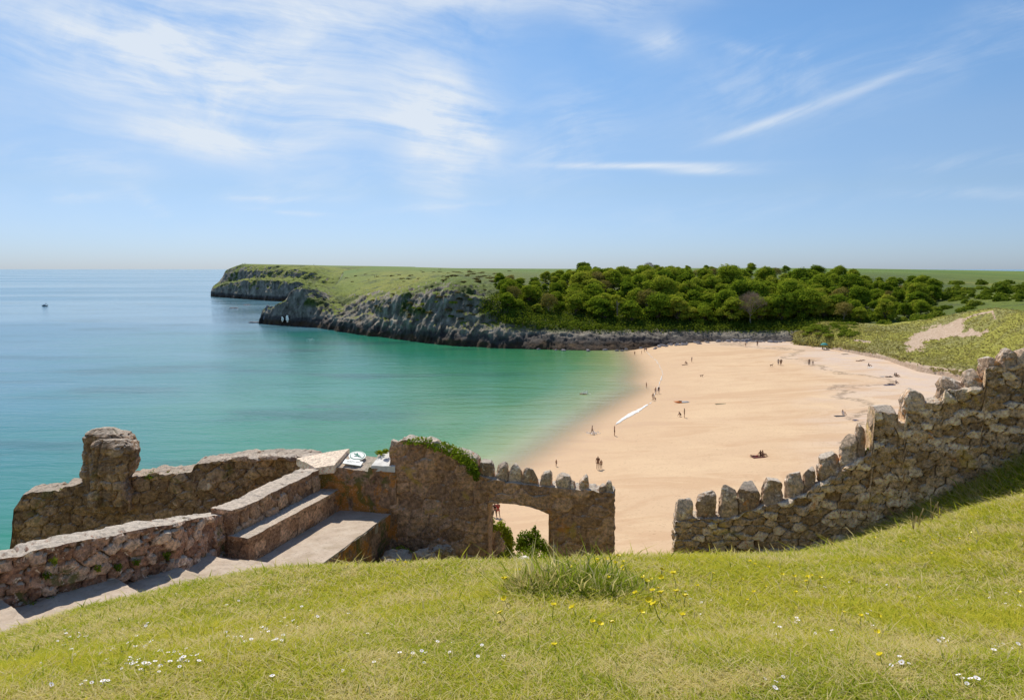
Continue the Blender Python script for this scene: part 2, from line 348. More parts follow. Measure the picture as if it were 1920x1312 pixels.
# ---------------------------------------------------------------- far land
def rr(v): x, dy, dz = ray(960, v); return -dz/dy
def KN(u, *kv): return (u, [P(u, v, y) for v, y in kv])
cols = [
 KN(486, (608, 379), (605, 380), (604, 381), (604, 382), (606, 383), (608, 384), (609, 385), (610, 386)),
 KN(493, (607, 378), (597, 379.5), (590, 380.5), (582, 381.5), (584, 384), (593, 387), (600, 389), (606, 391)),
 KN(502, (608, 376), (595, 378), (583, 380), (574, 381), (574, 384), (588, 388), (598, 391), (606, 394)),
 KN(520, (609, 372), (598, 374), (586, 376), (577, 378), (577, 382), (590, 388), (600, 392), (608, 397)),
 KN(537, (610, 368), (598, 370), (582, 373), (569, 376), (568, 380), (585, 387), (600, 392), (608, 400)),
 KN(550, (611, 364), (598, 367), (572, 371), (552, 375), (548, 380), (556, 388), (575, 396), (607, 405)),
 KN(575, (613, 358), (600, 361), (565, 366), (543, 371), (539, 378), (543, 388), (560, 400), (600, 415)),
 KN(600, (615, 352), (603, 356), (575, 363), (552, 371), (541, 380), (541, 392), (556, 410), (590, 430)),
 KN(620, (618, 342), (607, 346), (588, 354), (572, 364), (552, 378), (541, 395), (545, 420), (556, 460)),
 KN(645, (622, 330), (608, 335), (596, 345), (580, 358), (560, 380), (535, 430), (520, 500), (508, 620)),
 KN(700, (630, 310), (613, 314), (595, 320), (570, 328), (548, 368), (527, 430), (509, 560), (499.5, 760)),
 KN(760, (637, 293), (620, 297), (593, 302), (558, 309), (537, 340), (523, 400), (510, 500), (500.5, 800)),
 KN(860, (648, 270), (627, 274), (596, 279), (558, 286), (530, 302), (517, 350), (511, 450), (503, 900)),
 KN(950, (653, 262), (631, 267), (602, 274), (572, 283), (549, 302), (530, 335), (515, 400), (503.5, 900)),
 KN(1050, (657, 256), (634, 262), (614, 272), (590, 290), (565, 310), (540, 335), (522, 380), (504, 900)),
 KN(1150, (657, 256), (635, 262), (616, 272), (590, 290), (562, 310), (535, 340), (517, 385), (504, 900)),
 KN(1240, (652, 260), (634, 265), (616, 275), (590, 292), (562, 312), (535, 342), (518, 390), (503, 900)),
 KN(1350, (642, 263), (628, 268), (612, 277), (590, 292), (565, 315), (540, 345), (522, 390), (502.5, 900)),
 KN(1470, (642, 258), (626, 263), (612, 272), (592, 288), (568, 310), (543, 345), (523, 395), (502.5, 900)),
 KN(1600, (642, 245), (622, 255), (608, 265), (592, 282), (568, 305), (545, 345), (522, 400), (503.5, 900)),
 KN(1700, (642, 235), (618, 247), (602, 260), (586, 280), (567, 302), (547, 340), (522, 420), (505, 900)),
 KN(1800, (640, 215), (612, 230), (593, 245), (575, 265), (558, 292), (543, 335), (524, 440), (506.5, 950)),
 KN(1920, (640, 200), (604, 213), (586, 230), (570, 250), (553, 280), (540, 330), (527, 450), (508.5, 1000)),
 KN(2150, (640, 180), (604, 190), (586, 210), (570, 230), (553, 260), (540, 310), (527, 430), (510, 1000)),
 KN(2700, (650, 150), (620, 160), (600, 180), (580, 205), (560, 240), (545, 290), (530, 400), (513, 1000)),
]
def fan(cols, du, nseg, seed, amp_cliff, cliff_rows, drop_end=True):
    us = np.array([c_[0] for c_ in cols]); K = np.array([c_[1] for c_ in cols])      # (nc, nk, 3)
    K[:, 0, 2] = np.where(K[:, 0, 2] < .6, 0.0, K[:, 0, 2])
    pre = K[:, :1].copy(); pre[:, :, :2] *= 0.985; pre[:, :, 2] -= 4.0
    K = np.concatenate([pre, K], 1)
    if drop_end:
        post = K[:, -1:].copy(); post[:, :, :2] *= 1.06; post[:, :, 2] -= 14; K = np.concatenate([K, post], 1)
    U = np.arange(us[0], us[-1], du)
    Kc = np.stack([[np.interp(U, us, K[:, j, k_]) for k_ in range(3)] for j in range(K.shape[1])])   # nk,3,nU
    rows = []; tt = []
    for j in range(Kc.shape[0]-1):
        ns = nseg[j] if j < len(nseg) else nseg[-1]
        for s in range(ns):
            f = s/ns
            p0 = Kc[max(j-1, 0)]; p1 = Kc[j]; p2 = Kc[j+1]; p3 = Kc[min(j+2, Kc.shape[0]-1)]
            lin = p1*(1-f)+p2*f
            cr = .5*((2*p1)+(-p0+p2)*f+(2*p0-5*p1+4*p2-p3)*f*f+(-p0+3*p1-3*p2+p3)*f**3)
            rows.append(lin*.7+cr*.3); tt.append(j+f)
    rows.append(Kc[-1]); tt.append(Kc.shape[0]-1.0)
    G = np.stack(rows).transpose(0, 2, 1)                                               # nrow, nU, 3
    return U, np.array(tt), G
U, T, G = fan(cols, 1.6, [4, 10, 16, 20, 18, 16, 14, 18, 3], 1, 2.0, None)
nr, nc = G.shape[:2]; p = G.reshape(-1, 3).copy(); tt = np.repeat(T, nc); uu = np.tile(U, nr)
# ruggedness: strong on the cliffs, faint on the fields; the wooded part is smooth earth
rug = np.interp(tt, [0, 1, 2, 3, 4, 5, 6, 7, 8, 9], [.3, .8, 1., 1., .95, .65, .40, .06, 0., 0])
rug *= np.interp(uu, [480, 660, 850, 960, 1100, 1500, 1620, 2700], [1.0, 1.3, 1.4, .9, .55, .4, .3, .3])
low = (tt < 3.0) & (uu < 1520); 
rid = fbm(p*np.array([.055, .055, .03]), 5, 11, .55, True); r2 = fbm(p*np.array([.20, .20, .10]), 4, 23, .6, True); r3 = fbm(p*np.array([.6, .6, .3]), 3, 31, .6)
strat = fbm(np.stack([p[:, 0]*.10+p[:, 2]*.10, p[:, 1]*.05, p[:, 2]*.02], 1), 4, 41, .6, True)
disp = rug*(3.2*rid+1.5*r2+.55*r3+1.4*strat)
p[:, 1] -= disp*1.0; p[:, 2] += rug*(1.2*r2+1.0*rid+.35*r3)*np.clip(tt-.8, 0, 1)*np.where(tt > 7, .2, 1)
bld = ((tt > 1) & (tt < 2.4) & (uu < 1510)); p[:, 2] += bld*.7*np.maximum(0, fbm(p*np.array([.45, .45, .45]), 3, 71, .6))
p[:, 2] = np.where(tt < .5, -3, p[:, 2])
LG = p.reshape(nr, nc, 3); LU = U; LT = T
def proj(p_):
    dx, dy, dz = p_[:, 0], p_[:, 1], p_[:, 2]-EYE; f_ = dy*cp-dz*sp; up = dy*sp+dz*cp
    return 960+F*dx/f_, 656-F*up/f_
# two sea arches pierce the thin tip of the nearer headland
HOLES = [(-118.0, 1.0, 1.9, 0.72), (-115.4, 1.0, 2.6, 0.85)]
land_faces = grid_faces(nr, nc); cen = p[land_faces].mean(1); hole = np.zeros(len(land_faces), bool)
HX = []
for (hu, v0, v1, ru) in ((529.5, 593, 603.5, 2.6), (538.5, 590, 604, 3.0)):
    c0 = P(hu, (v0+v1)/2, 383); rx = ru/F*383; rz = (v1-v0)/2/F*383; HX.append((c0, rx, rz))
    xk = c0[0]/383*cen[:, 1]; zk = EYE+(c0[2]-EYE)/383*cen[:, 1]
    hole |= (((cen[:, 0]-xk)/rx)**2+((cen[:, 2]-zk)/rz)**2 < 1) & (cen[:, 1] > 350) & (cen[:, 1] < 410)
land_faces = land_faces[~hole]
m_land, n, b = material("cliff_land")
Pn = n.pos(); q = n.sep(Pn); nz = n.sep(n.nrm())[2]; kt = n.attr('row'); ku = n.attr('veg')
rk = n.noise(n.scale3(Pn, (1, 1, .6)), .35, 7, .65)
lightrock = n.ramp(rk, [(.28, (.055, .048, .040)), (.42, (.17, .145, .112)), (.58, (.34, .295, .23)), (.78, (.58, .52, .42))])
darkrock = n.ramp(rk, [(.3, (.035, .030, .030)), (.6, (.10, .085, .075)), (.8, (.18, .15, .12))])
paleb = n.step(n.noise(Pn, .03, 3, .5), .4, .6)
rock = n.mix(n.math('MULTIPLY', paleb, .5), lightrock, n.mix(.5, lightrock, (.26, .23, .19)))
wetz = n.math('ADD', q[2], n.math('MULTIPLY', n.math('SUBTRACT', n.noise(Pn, .12, 4, .6), .5), 4.0))
rock = n.mix(n.step(wetz, 5.4, 3.4), rock, darkrock)
rock = n.mix(n.math('MULTIPLY', n.step(wetz, 3.2, 1.6), .85), rock, n.ramp(n.noise(Pn, .3, 4, .6), [(.35, (.022, .016, .012)), (.6, (.085, .045, .018)), (.75, (.13, .085, .02))]))
fld = n.noise(n.scale3(Pn, (1, .35, .4)), .02, 5, .6)
grs = n.ramp(fld, [(.3, (.085, .135, .012)), (.5, (.15, .19, .018)), (.7, (.235, .235, .035))])
tuss = n.noise(Pn, .28, 6, .68)
grs = n.mix(n.step(tuss, .52, .70), grs, (.045, .070, .012))
grs = n.mix(n.step(tuss, .40, .28), grs, (.20, .16, .06))
gorse = n.ramp(n.noise(Pn, .8, 5, .7), [(.35, (.03, .05, .010)), (.55, (.09, .12, .02)), (.7, (.17, .17, .04))])
plat = n.step(kt, 6.8, 7.6)
grs = n.mix(plat, grs, n.ramp(n.noise(n.scale3(Pn, (1, .25, 1)), .012, 5, .6), [(.35, (.085, .15, .02)), (.6, (.13, .19, .028)), (.75, (.19, .20, .045))]))
slope = n.math('ADD', n.math('SUBTRACT', nz, n.math('MULTIPLY', n.attr('crag'), .19)), n.math('MULTIPLY', n.math('SUBTRACT', n.noise(Pn, .09, 5, .65), .5), .9))
gmask = n.math('MULTIPLY', n.step(slope, .60, .74), n.step(wetz, 5.0, 7.5))
col = n.mix(gmask, rock, grs)
gm2 = n.math('MULTIPLY', n.step(n.noise(Pn, .06, 6, .7), .525, .59), n.math('MULTIPLY', n.step(wetz, 8, 12), n.math('SUBTRACT', 1.0, plat)))
col = n.mix(gm2, col, gorse)
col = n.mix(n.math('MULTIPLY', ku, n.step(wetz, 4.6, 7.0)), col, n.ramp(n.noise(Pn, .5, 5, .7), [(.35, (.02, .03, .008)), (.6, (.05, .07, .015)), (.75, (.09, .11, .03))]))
n.l.new(col, b.inputs['Base Color']); n.l.new(n.bump(n.math('ADD', n.noise(Pn, .9, 7, .7), n.math('MULTIPLY', tuss, 1.0)), .9, .75), b.inputs['Normal'])
crag = np.interp(uu, [560, 670, 920, 980], [.1, 1, 1, .2])*np.interp(tt, [1, 4.7, 5.6], [1, .85, 0])
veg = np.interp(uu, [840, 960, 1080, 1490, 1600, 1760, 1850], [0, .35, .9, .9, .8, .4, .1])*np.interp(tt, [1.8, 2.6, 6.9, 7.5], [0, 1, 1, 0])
hills = tag(mk('hills', p, land_faces, m_land, smooth=True, attrs={'row': tt, 'veg': veg, 'crag': crag}), 'grassy clifftop with grey limestone cliffs across the bay', kind='structure')

for c0, rx, rz in HX:
    an_ = np.linspace(0, 2*np.pi, 25)[:-1]; rows_ = []
    for y_ in np.linspace(366, 402, 10):
        q_ = np.stack([c0[0]/383*y_+1.12*rx*np.cos(an_), an_*0+y_, EYE+(c0[2]-EYE)/383*y_+1.12*rz*np.sin(an_)], 1); rows_.append(q_+.12*np.stack([fbm(q_, 2, 3), q_[:, 0]*0, fbm(q_, 2, 4)], 1))
    o_ = mk('sea_arch', np.concatenate(rows_), grid_faces(10, 24, True), m_land, attrs={'row': np.full(240, 2.0), 'veg': np.zeros(240), 'crag': np.ones(240)}); o_.parent = hills; o_['label'] = 'small opening worn right through the rock'
# the far flat-topped headland
hc = [
 KN(396, (558, 752), (553, 753), (548, 754), (547, 758), (548, 764), (549, 770), (550, 780), (551, 800)),
 KN(401, (558, 748), (550, 749), (545, 750), (543, 756), (541, 766), (538, 780), (540, 810), (545, 860)),
 KN(412, (559, 735), (545, 738), (538, 741), (535, 750), (533, 760), (530, 780), (532, 820), (538, 880)),
 KN(424, (560, 725), (548, 728), (534, 732), (530, 742), (520, 748), (509, 754), (507, 770), (508, 1000)),
 KN(428, (561, 720), (548, 724), (533, 728), (529, 740), (518, 745), (507, 751), (505, 765), (505, 1100)),
 KN(443, (562, 705), (548, 709), (531, 714), (526, 726), (512, 732), (502, 742), (499, 760), (499, 1200)),
 KN(455, (563, 695), (548, 699), (528, 704), (523, 716), (508, 722), (498, 735), (495.5, 755), (495, 1300)),
 KN(500, (566, 650), (548, 654), (527, 660), (521, 674), (508, 684), (499, 698), (496, 730), (496, 1300)),
 KN(560, (568, 630), (552, 634), (530, 640), (522, 655), (509, 664), (501, 680), (497, 720), (497, 1300)),
 KN(590, (568, 630), (556, 634), (538, 640), (528, 652), (513, 662), (503, 680), (498, 720), (497.5, 1300)),
 KN(620, (570, 620), (560, 624), (545, 630), (534, 645), (522, 662), (511, 690), (501, 740), (498, 1300)),
 KN(700, (570, 620), (558, 624), (545, 630), (534, 645), (522, 662), (511, 690), (501, 750), (499, 1300)),
 KN(780, (575, 620), (558, 624), (545, 630), (534, 645), (524, 662), (513, 690), (502, 760), (500.5, 1300)),
]
U, T, G = fan(hc, 1.2, [3, 12, 14, 8, 14, 10, 8, 8, 3], 2, 2.0, None)
nr, nc = G.shape[:2]; p = G.reshape(-1, 3).copy(); tt = np.repeat(T, nc); uu = np.tile(U, nr)
rug = np.interp(tt, [0, 1, 2, 3, 4, 5, 6, 7, 8, 9], [.5, 1, 1., 1., .8, .9, .7, .06, 0., 0])*np.interp(uu, [396, 402, 600, 640], [.4, 1, 1, .5])
rid = fbm(np.stack([p[:, 0]*.045, p[:, 1]*.02, p[:, 2]*.02], 1), 5, 51, .55, True); r2 = fbm(np.stack([p[:, 0]*.14, p[:, 1]*.05, p[:, 2]*.05], 1), 4, 53, .6, True); r3 = fbm(p*.3, 3, 55, .6)
p[:, 1] -= rug*(6.0*rid+3.0*r2+1.5*r3); p[:, 2] += rug*(1.3*r2+1.1*r3)*(tt > 1.2)
p[:, 2] = np.where(tt < .5, -3, p[:, 2])
HG = p.reshape(nr, nc, 3)
m_head = m_land.copy(); m_head.name = "headland_rock"
tag(mk('headland', p, grid_faces(nr, nc), m_head, smooth=True, attrs={'row': tt, 'veg': np.zeros(len(p))}), 'distant flat-topped headland of dark cliffs reaching out to sea', kind='structure')
# ---------------------------------------------------------------- the near hill
hp = []
def HPt(x, y, d): hp.append((x, y, EYE-d))
def HP(u, v, y): hp.append(tuple(P(u, v, y)))
for x, y, d in [(0, 0, 1.65), (-4, 0, 2.0), (4, 0, 1.4), (-3, -3, 1.6), (3, -3, 1.2), (0, -8, .5), (9, -6, 0.0), (-9, -6, 1.4), (0.5, 8.6, 3.75), (.5, 11, 5.6), (.5, 14, 6.8), (2.6, 14.3, 6.3), (-2.5, 11.2, 5.2), (-1.9, 13, 6.1), (-1.5, 10, 4.7),
                (-5.9, 8.6, 4.6), (-7.2, 8.0, 4.5), (-4.9, 9.7, 4.75), (-4.3, 10.6, 4.9), (-4.0, 11.7, 5.1), (-3.3, 13.5, 5.2), (-6.5, 6.5, 3.9), (-9, 8, 5.0), (-9, 12, 6.5), (-5.3, 14.5, 6.2), (-8, 16, 8.0), (-12, 18, 9), (-5, 18, 9), (-2, 17, 8.3),
                (1, 17, 8.2), (4, 18, 8.6), (8, 17, 6.2), (12, 15, 4), (17, 13, 2), (12, 8, 1.4), (11, 4, .9), (12, 21, 8), (0, 30, 16), (15, 30, 15), (-15, 30, 17), (0, 45, 25), (20, 45, 24), (-20, 45, 27), (0, 62, 30), (30, 60, 30), (-30, 60, 32), (40, 25, 8), (-30, 20, 14), (-25, 5, 8), (40, 0, -2)]:
    HPt(x, y, d)
for a in [(0, 1312, 3.2), (960, 1312, 2.7), (1920, 1312, 2.5), (960, 1180, 4.1), (400, 1180, 4.8), (1500, 1180, 4.0), (1920, 1100, 5.2), (600, 1110, 6.2), (1250, 1100, 5.4), (1600, 1100, 5.4), (1700, 1040, 6.9),
          (0, 1198, 6.6), (120, 1157, 7.1), (250, 1124, 7.6), (430, 1085, 8.1), (560, 1070, 8.0), (700, 1063, 7.6), (830, 1057, 7.3), (960, 1060, 7.0), (1100, 1053, 7.0), (1265, 1048, 7.3), (1450, 1044, 7.7), (1570, 1035, 8.1), (1650, 1012, 8.5), (1720, 994, 8.8), (1800, 967, 9.1), (1920, 937, 9.4),
          (1640, 1003, 13.6), (1760, 942, 13.3), (1920, 857, 13.0), (2100, 770, 12.8), (1920, 937, 12.0), (1760, 982, 12.4), (1840, 964, 12.2), (1920, 990, 11.0), (1760, 1015, 11.4), (1265, 1075, 14.4), (1450, 1060, 14.1)]:
    HP(*a)
hill = rbf_fit(hp, 0.9)
def hz(x, y): return float(hill(x, y)[0])
m_soil, n, b = material("turf"); Pn = n.pos()
g = n.ramp(n.noise(Pn, 6, 6, .7), [(.3, (.10, .11, .018)), (.5, (.20, .20, .035)), (.7, (.30, .27, .08))])
g = n.mix(n.step(n.noise(Pn, .45, 4, .6), .40, .62), g, n.ramp(n.noise(Pn, 9, 6, .7), [(.3, (.15, .13, .035)), (.6, (.32, .27, .09))]))
nz = n.sep(n.nrm())[2]; g = n.mix(n.step(nz, .55, .75, 1, 0), g, n.ramp(n.noise(Pn, 3, 6, .7), [(.3, (.045, .035, .022)), (.6, (.12, .09, .06)), (.75, (.05, .075, .02))]))
n.l.new(g, b.inputs['Base Color']); n.l.new(n.bump(n.noise(Pn, 14, 6, .7), .05, .8), b.inputs['Normal'])
xs = np.concatenate([np.arange(-40, -13, .8), np.arange(-13, 16, .16), np.arange(16, 45, .8)]); ys = np.concatenate([np.arange(-12, 2, .4), np.arange(2, 20, .16), np.arange(20, 62, .8)])
X, Y = np.meshgrid(xs, ys); X = X.ravel(); Y = Y.ravel(); Z = hill(X, Y)
pq = np.stack([X, Y, Z], 1); Z = Z+.035*fbm(pq*np.array([.9, .9, 0]), 3, 77)+.015*fbm(pq*np.array([3, 3, 0]), 2, 78)
tag(mk('ground', np.stack([X, Y, Z], 1), grid_faces(len(ys), len(xs)), m_soil, smooth=True), 'grassy hillside falling away to the walls and the bay', kind='structure')
def ground(x, y):
    x = np.atleast_1d(x).astype(float); y = np.atleast_1d(y).astype(float); q_ = np.stack([x, y, x*0], 1)
    return hill(x, y)+.035*fbm(q_*np.array([.9, .9, 0]), 3, 77)+.015*fbm(q_*np.array([3, 3, 0]), 2, 78)

# ---------------------------------------------------------------- stone materials
def stone_material(name, tones, mortar, lichens, pale=.0, fine=18.0, bumpd=.02, edge_w=.10, gain=(2.5, 2.15, 1.9)):
    """lichens: list of (colour, noise scale, threshold, strength)"""
    m, n, b = material(name); tc_ = n.add('ShaderNodeNewGeometry').outputs['Position']
    cell = n.attr('cell'); ed = n.attr('edge')
    base_ = n.ramp(n.math('ADD', n.math('MULTIPLY', cell, .8), n.math('MULTIPLY', n.noise(tc_, 3.0, 4, .6), .35)), tones)
    fn = n.noise(tc_, fine, 8, .72)
    c_ = n.mix(.9, base_, n.ramp(fn, [(.30, (.10, .09, .08)), (.5, (.5, .5, .5)), (.70, (.98, .96, .92))]), 'OVERLAY')
    md_ = n.noise(tc_, fine*.33, 5, .7); c_ = n.mix(n.step(md_, .44, .34, 0, .55), c_, mortar)
    c_ = n.mix(n.step(ed, edge_w, edge_w*.25), c_, mortar)
    for lc, lsc, th, st in lichens:
        f_ = n.math('MULTIPLY', n.step(n.noise(tc_, lsc, 7, .7, .5), th, th+.07), st)
        c_ = n.mix(f_, c_, lc)
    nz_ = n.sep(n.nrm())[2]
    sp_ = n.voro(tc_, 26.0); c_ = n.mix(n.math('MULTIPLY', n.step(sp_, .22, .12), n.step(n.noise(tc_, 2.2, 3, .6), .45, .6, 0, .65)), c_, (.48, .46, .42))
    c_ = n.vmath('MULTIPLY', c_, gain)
    if pale: c_ = n.mix(n.math('MULTIPLY', n.step(nz_, .6, .88), pale), c_, n.ramp(fn, [(.3, (.42, .36, .29)), (.55, (.68, .60, .50)), (.75, (.80, .74, .64))]))  # upward faces lightened in the colour, sunlight painted onto the stone tops
    n.l.new(c_, b.inputs['Base Color']); b.inputs['Roughness'].default_value = .95
    hh_ = n.math('ADD', n.noise(tc_, fine*.5, 9, .8), n.math('MULTIPLY', n.noise(tc_, fine*3, 4, .7), .35))
    n.l.new(n.bump(hh_, bumpd*2.2, 1.0), b.inputs['Normal'])
    return m
ORANGE = (.30, .135, .025); YEL = (.26, .21, .04); WHT = (.50, .48, .44); MOSS = (.055, .075, .018); DARK = (.045, .035, .028); RUST = (.24, .09, .03)
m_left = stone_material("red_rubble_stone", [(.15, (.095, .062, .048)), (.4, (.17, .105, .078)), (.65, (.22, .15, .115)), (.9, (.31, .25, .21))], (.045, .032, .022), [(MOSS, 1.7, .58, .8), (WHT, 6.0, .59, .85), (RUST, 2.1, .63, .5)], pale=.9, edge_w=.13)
m_bench = stone_material("sandstone_blocks", [(.15, (.12, .08, .055)), (.5, (.185, .125, .085)), (.9, (.27, .20, .145))], (.07, .05, .035), [(WHT, 9.0, .64, .6), (MOSS, 2.2, .63, .55)], pale=.8)
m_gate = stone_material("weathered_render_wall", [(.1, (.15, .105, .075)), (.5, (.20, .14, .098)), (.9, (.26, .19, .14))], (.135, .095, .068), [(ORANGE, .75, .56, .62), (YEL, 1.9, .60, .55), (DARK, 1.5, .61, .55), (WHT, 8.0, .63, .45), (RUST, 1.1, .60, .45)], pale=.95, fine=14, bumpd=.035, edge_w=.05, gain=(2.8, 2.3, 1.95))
m_plaq = stone_material("lichened_brown_wall", [(.1, (.12, .08, .055)), (.5, (.17, .115, .08)), (.9, (.22, .16, .12))], (.10, .07, .05), [(ORANGE, 2.2, .50, .75), (MOSS, 1.6, .50, .75), (DARK, 1.5, .60, .6), (WHT, 5.0, .66, .6)], pale=.75, fine=14, bumpd=.03, edge_w=.03)
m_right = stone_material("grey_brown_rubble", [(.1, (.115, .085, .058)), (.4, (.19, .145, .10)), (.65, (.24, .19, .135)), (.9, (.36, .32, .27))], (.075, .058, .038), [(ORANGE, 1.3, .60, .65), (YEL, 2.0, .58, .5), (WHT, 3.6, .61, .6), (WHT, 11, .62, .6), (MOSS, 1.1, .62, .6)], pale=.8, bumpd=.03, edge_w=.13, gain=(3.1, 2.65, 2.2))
m_ruin = stone_material("dark_ruin_rock", [(.1, (.10, .075, .052)), (.5, (.16, .12, .085)), (.9, (.22, .175, .13))], (.08, .06, .042), [(MOSS, 1.0, .56, .5), (ORANGE, 1.6, .62, .5), (WHT, 6.0, .62, .55), (DARK, 1.2, .60, .5)], pale=.7, fine=12, bumpd=.04, edge_w=.09, gain=(2.75, 2.3, 1.95))
m_slab = stone_material("pale_flat_slab", [(.1, (.40, .35, .28)), (.9, (.52, .47, .40))], (.3, .26, .2), [(WHT, 5.0, .55, .5), (YEL, 2.5, .64, .4)], pale=.5, edge_w=.001)
m_cope = stone_material("upright_coping_stone", [(.1, (.14, .105, .078)), (.5, (.20, .16, .12)), (.9, (.29, .245, .195))], (.1, .08, .06), [(ORANGE, 4.0, .58, .7), (WHT, 5.0, .56, .8), (YEL, 5, .62, .5)], pale=.8, edge_w=.001)
m_conc, n, b = material("worn_concrete"); Pn = n.pos()
c = n.ramp(n.noise(Pn, 5, 7, .7), [(.3, (.40, .31, .23)), (.5, (.50, .40, .31)), (.7, (.57, .48, .38))])
c = n.mix(n.step(n.noise(Pn, 1.6, 5, .6), .52, .66, 0, .5), c, (.36, .28, .19)); c = n.mix(n.step(n.noise(Pn, 22, 5, .75), .56, .66, 0, .7), c, (.24, .19, .14))
n.l.new(c, b.inputs['Base Color']); n.l.new(n.bump(n.noise(Pn, 30, 6, .7), .012, .8), b.inputs['Normal'])

# ---------------------------------------------------------------- wall builder
def hit(u, v, poly):
    """where the pixel's line of sight meets the upright sheet standing on a plan line -> (arc length, z)"""
    x, dy, dz = ray(u, v); best = None; s0 = 0
    for i in range(len(poly)-1):
        a = np.array(poly[i], float); c_ = np.array(poly[i+1], float); e = c_-a; L = np.linalg.norm(e)
        M = np.array([[x, -e[0]], [dy, -e[1]]]); det = np.linalg.det(M)
        if abs(det) > 1e-9:
            t, k_ = np.linalg.solve(M, a); lo = -9 if i == 0 else 0; hi = 9 if i == len(poly)-2 else 1
            if lo <= k_ <= hi and t > 0 and (best is None or abs(k_-.5) < best[2]): best = (s0+k_*L, EYE+dz*t, abs(k_-.5))
        s0 += L
    return best[0], best[1]
def wall(name, poly, prof, thick, mat, base=None, bottom=None, res=.035, cs=.30, ch=.16, amp=.03, rough=.02, big=.05, seed=1, parent=None, back_rise=0.0, cut=None, step_top=None, jag=.015):
    """upright masonry with a top line read off the given profile; base(x,y) or bottom z; cut = list of (s0,s1,func z) openings"""
    pr = np.array([hit(u, v, poly) for u, v in prof]); o_ = np.argsort(pr[:, 0], kind='stable'); pr = pr[o_]
    pl = np.array(poly, float); sd = np.r_[0, np.cumsum(np.linalg.norm(np.diff(pl, axis=0), axis=1))]
    s = np.arange(pr[0, 0], pr[-1, 0]+res*.5, res)
    cuts = cut or []; ext = []
    for a, b_, f_ in cuts: ext += [a-1e-4, a+1e-4, b_-1e-4, b_+1e-4]
    s = np.sort(np.concatenate([s, ext])); top = np.interp(s, pr[:, 0], pr[:, 1]) + jag*vnoise(np.stack([s*5, s*0, s*0+seed], 1), seed)+jag*.7*vnoise(np.stack([s*14, s*0, s*0+seed], 1), seed+1)
    def plan(sv):
        d = np.stack([np.interp(sv, sd, pl[:, 0]), np.interp(sv, sd, pl[:, 1])], 1)
        e0 = (pl[1]-pl[0])/(sd[1]-sd[0]); e1 = (pl[-1]-pl[-2])/(sd[-1]-sd[-2])
        d += np.minimum(sv, 0)[:, None]*e0+np.maximum(sv-sd[-1], 0)[:, None]*e1; return d
    C_ = plan(s); t = plan(s+.3)-plan(s-.3); t /= np.linalg.norm(t, axis=1)[:, None]; nn = np.stack([t[:, 1], -t[:, 0]], 1)     # outward = towards the camera side
    if np.mean((C_*nn).sum(1)) > 0: nn = -nn
    bz = (base(C_[:, 0], C_[:, 1]) if base else np.full(len(s), bottom)).astype(float)
    for a, b_, f_ in cuts:
        mk_ = (s > a) & (s < b_); bz[mk_] = f_(s[mk_])
    H = np.percentile(top-bz, 95); nf = max(6, int(H/res)); nt_ = max(4, int(thick/.05)); nb = max(4, int(H/.12))
    rows = []; nrmv = []; prm = []
    def add(off, zf, nh, nv, par):
        q = np.stack([C_[:, 0]-nn[:, 0]*off, C_[:, 1]-nn[:, 1]*off, zf], 1); rows.append(q)
        nv_ = np.stack([nn[:, 0]*nh, nn[:, 1]*nh, np.full(len(s), nv)], 1); nrmv.append(nv_); prm.append(np.broadcast_to(par, s.shape).astype(float))
    for i in range(nf+1):
        f_ = i/nf; z = bz+(top-bz)*f_; add(0, z, 1, 0 if i < nf else .5, z)
    for i in range(1, nt_+1):
        f_ = i/nt_; add(thick*f_, top+back_rise*f_, -.5 if i == nt_ else 0, 1 if i < nt_ else .5, top+thick*f_)
    for i in range(1, nb+1):
        f_ = i/nb; add(thick, (top+back_rise)*(1-f_)+bz*f_, -1, 0, top*(1-f_)+bz*f_)
    for i in range(1, 3): add(thick*(1-i/3), bz, 0, -1, bz)
    V = np.concatenate(rows); N = np.concatenate(nrmv); PR = np.concatenate(prm); S = np.tile(s, len(rows))
    wob = .25*vnoise(np.stack([S*1.3, PR*1.3, S*0], 1), seed+5)
    e, rid_ = worley(S+wob*.3, PR+wob*.35, cs, ch, seed)
    d = amp*(smoothstep(0, .16, e)-.7)+amp*1.1*(rid_-.5)+rough*fbm(V*6, 4, seed+9)+big*fbm(V*1.1, 3, seed+11)
    onend = np.isclose(S, s[0]) | np.isclose(S, s[-1])
    d = np.where(N[:, 2] > .3, d*.45, d)
    V2 = V+N*d[:, None]
    lat = .5*rough*fbm(V*7+9, 3, seed+13)
    TT = np.tile(t, (len(rows), 1)); V2[:, 0] += TT[:, 0]*lat; V2[:, 1] += TT[:, 1]*lat
    nrw = len(rows); ncl = len(s)
    idx = np.arange(nrw*ncl).reshape(nrw, ncl); idx = np.concatenate([idx, idx[:1]])
    Fq = np.stack([idx[:-1, :-1], idx[:-1, 1:], idx[1:, 1:], idx[1:, :-1]], -1).reshape(-1, 4)
    # closed ends: fan to a centre point
    caps = []; extra = []; ne, nr_ = [], []
    for col_, flip in ((0, True), (ncl-1, False)):
        nb0 = nf+nt_
        fr = idx[:nf+1, col_]
        bk = idx[nf+nt_:nf+nt_+nb+1, col_][::-1]
        # join front and back columns with matched subdivisions
        kk = 6; m_ = nf+1; bi = np.interp(np.linspace(0, len(bk)-1, m_), np.arange(len(bk)), np.arange(len(bk)))
        Bk = np.stack([np.interp(bi, np.arange(len(bk)), V2[bk, j]) for j in range(3)], 1); Fr = V2[fr]
        G_ = [Fr*(1-f_)+Bk*f_ for f_ in np.linspace(0, 1, kk)]
        outw = (-t[col_] if col_ == 0 else t[col_])
        G_ = np.stack(G_); gp = G_.reshape(-1, 3)
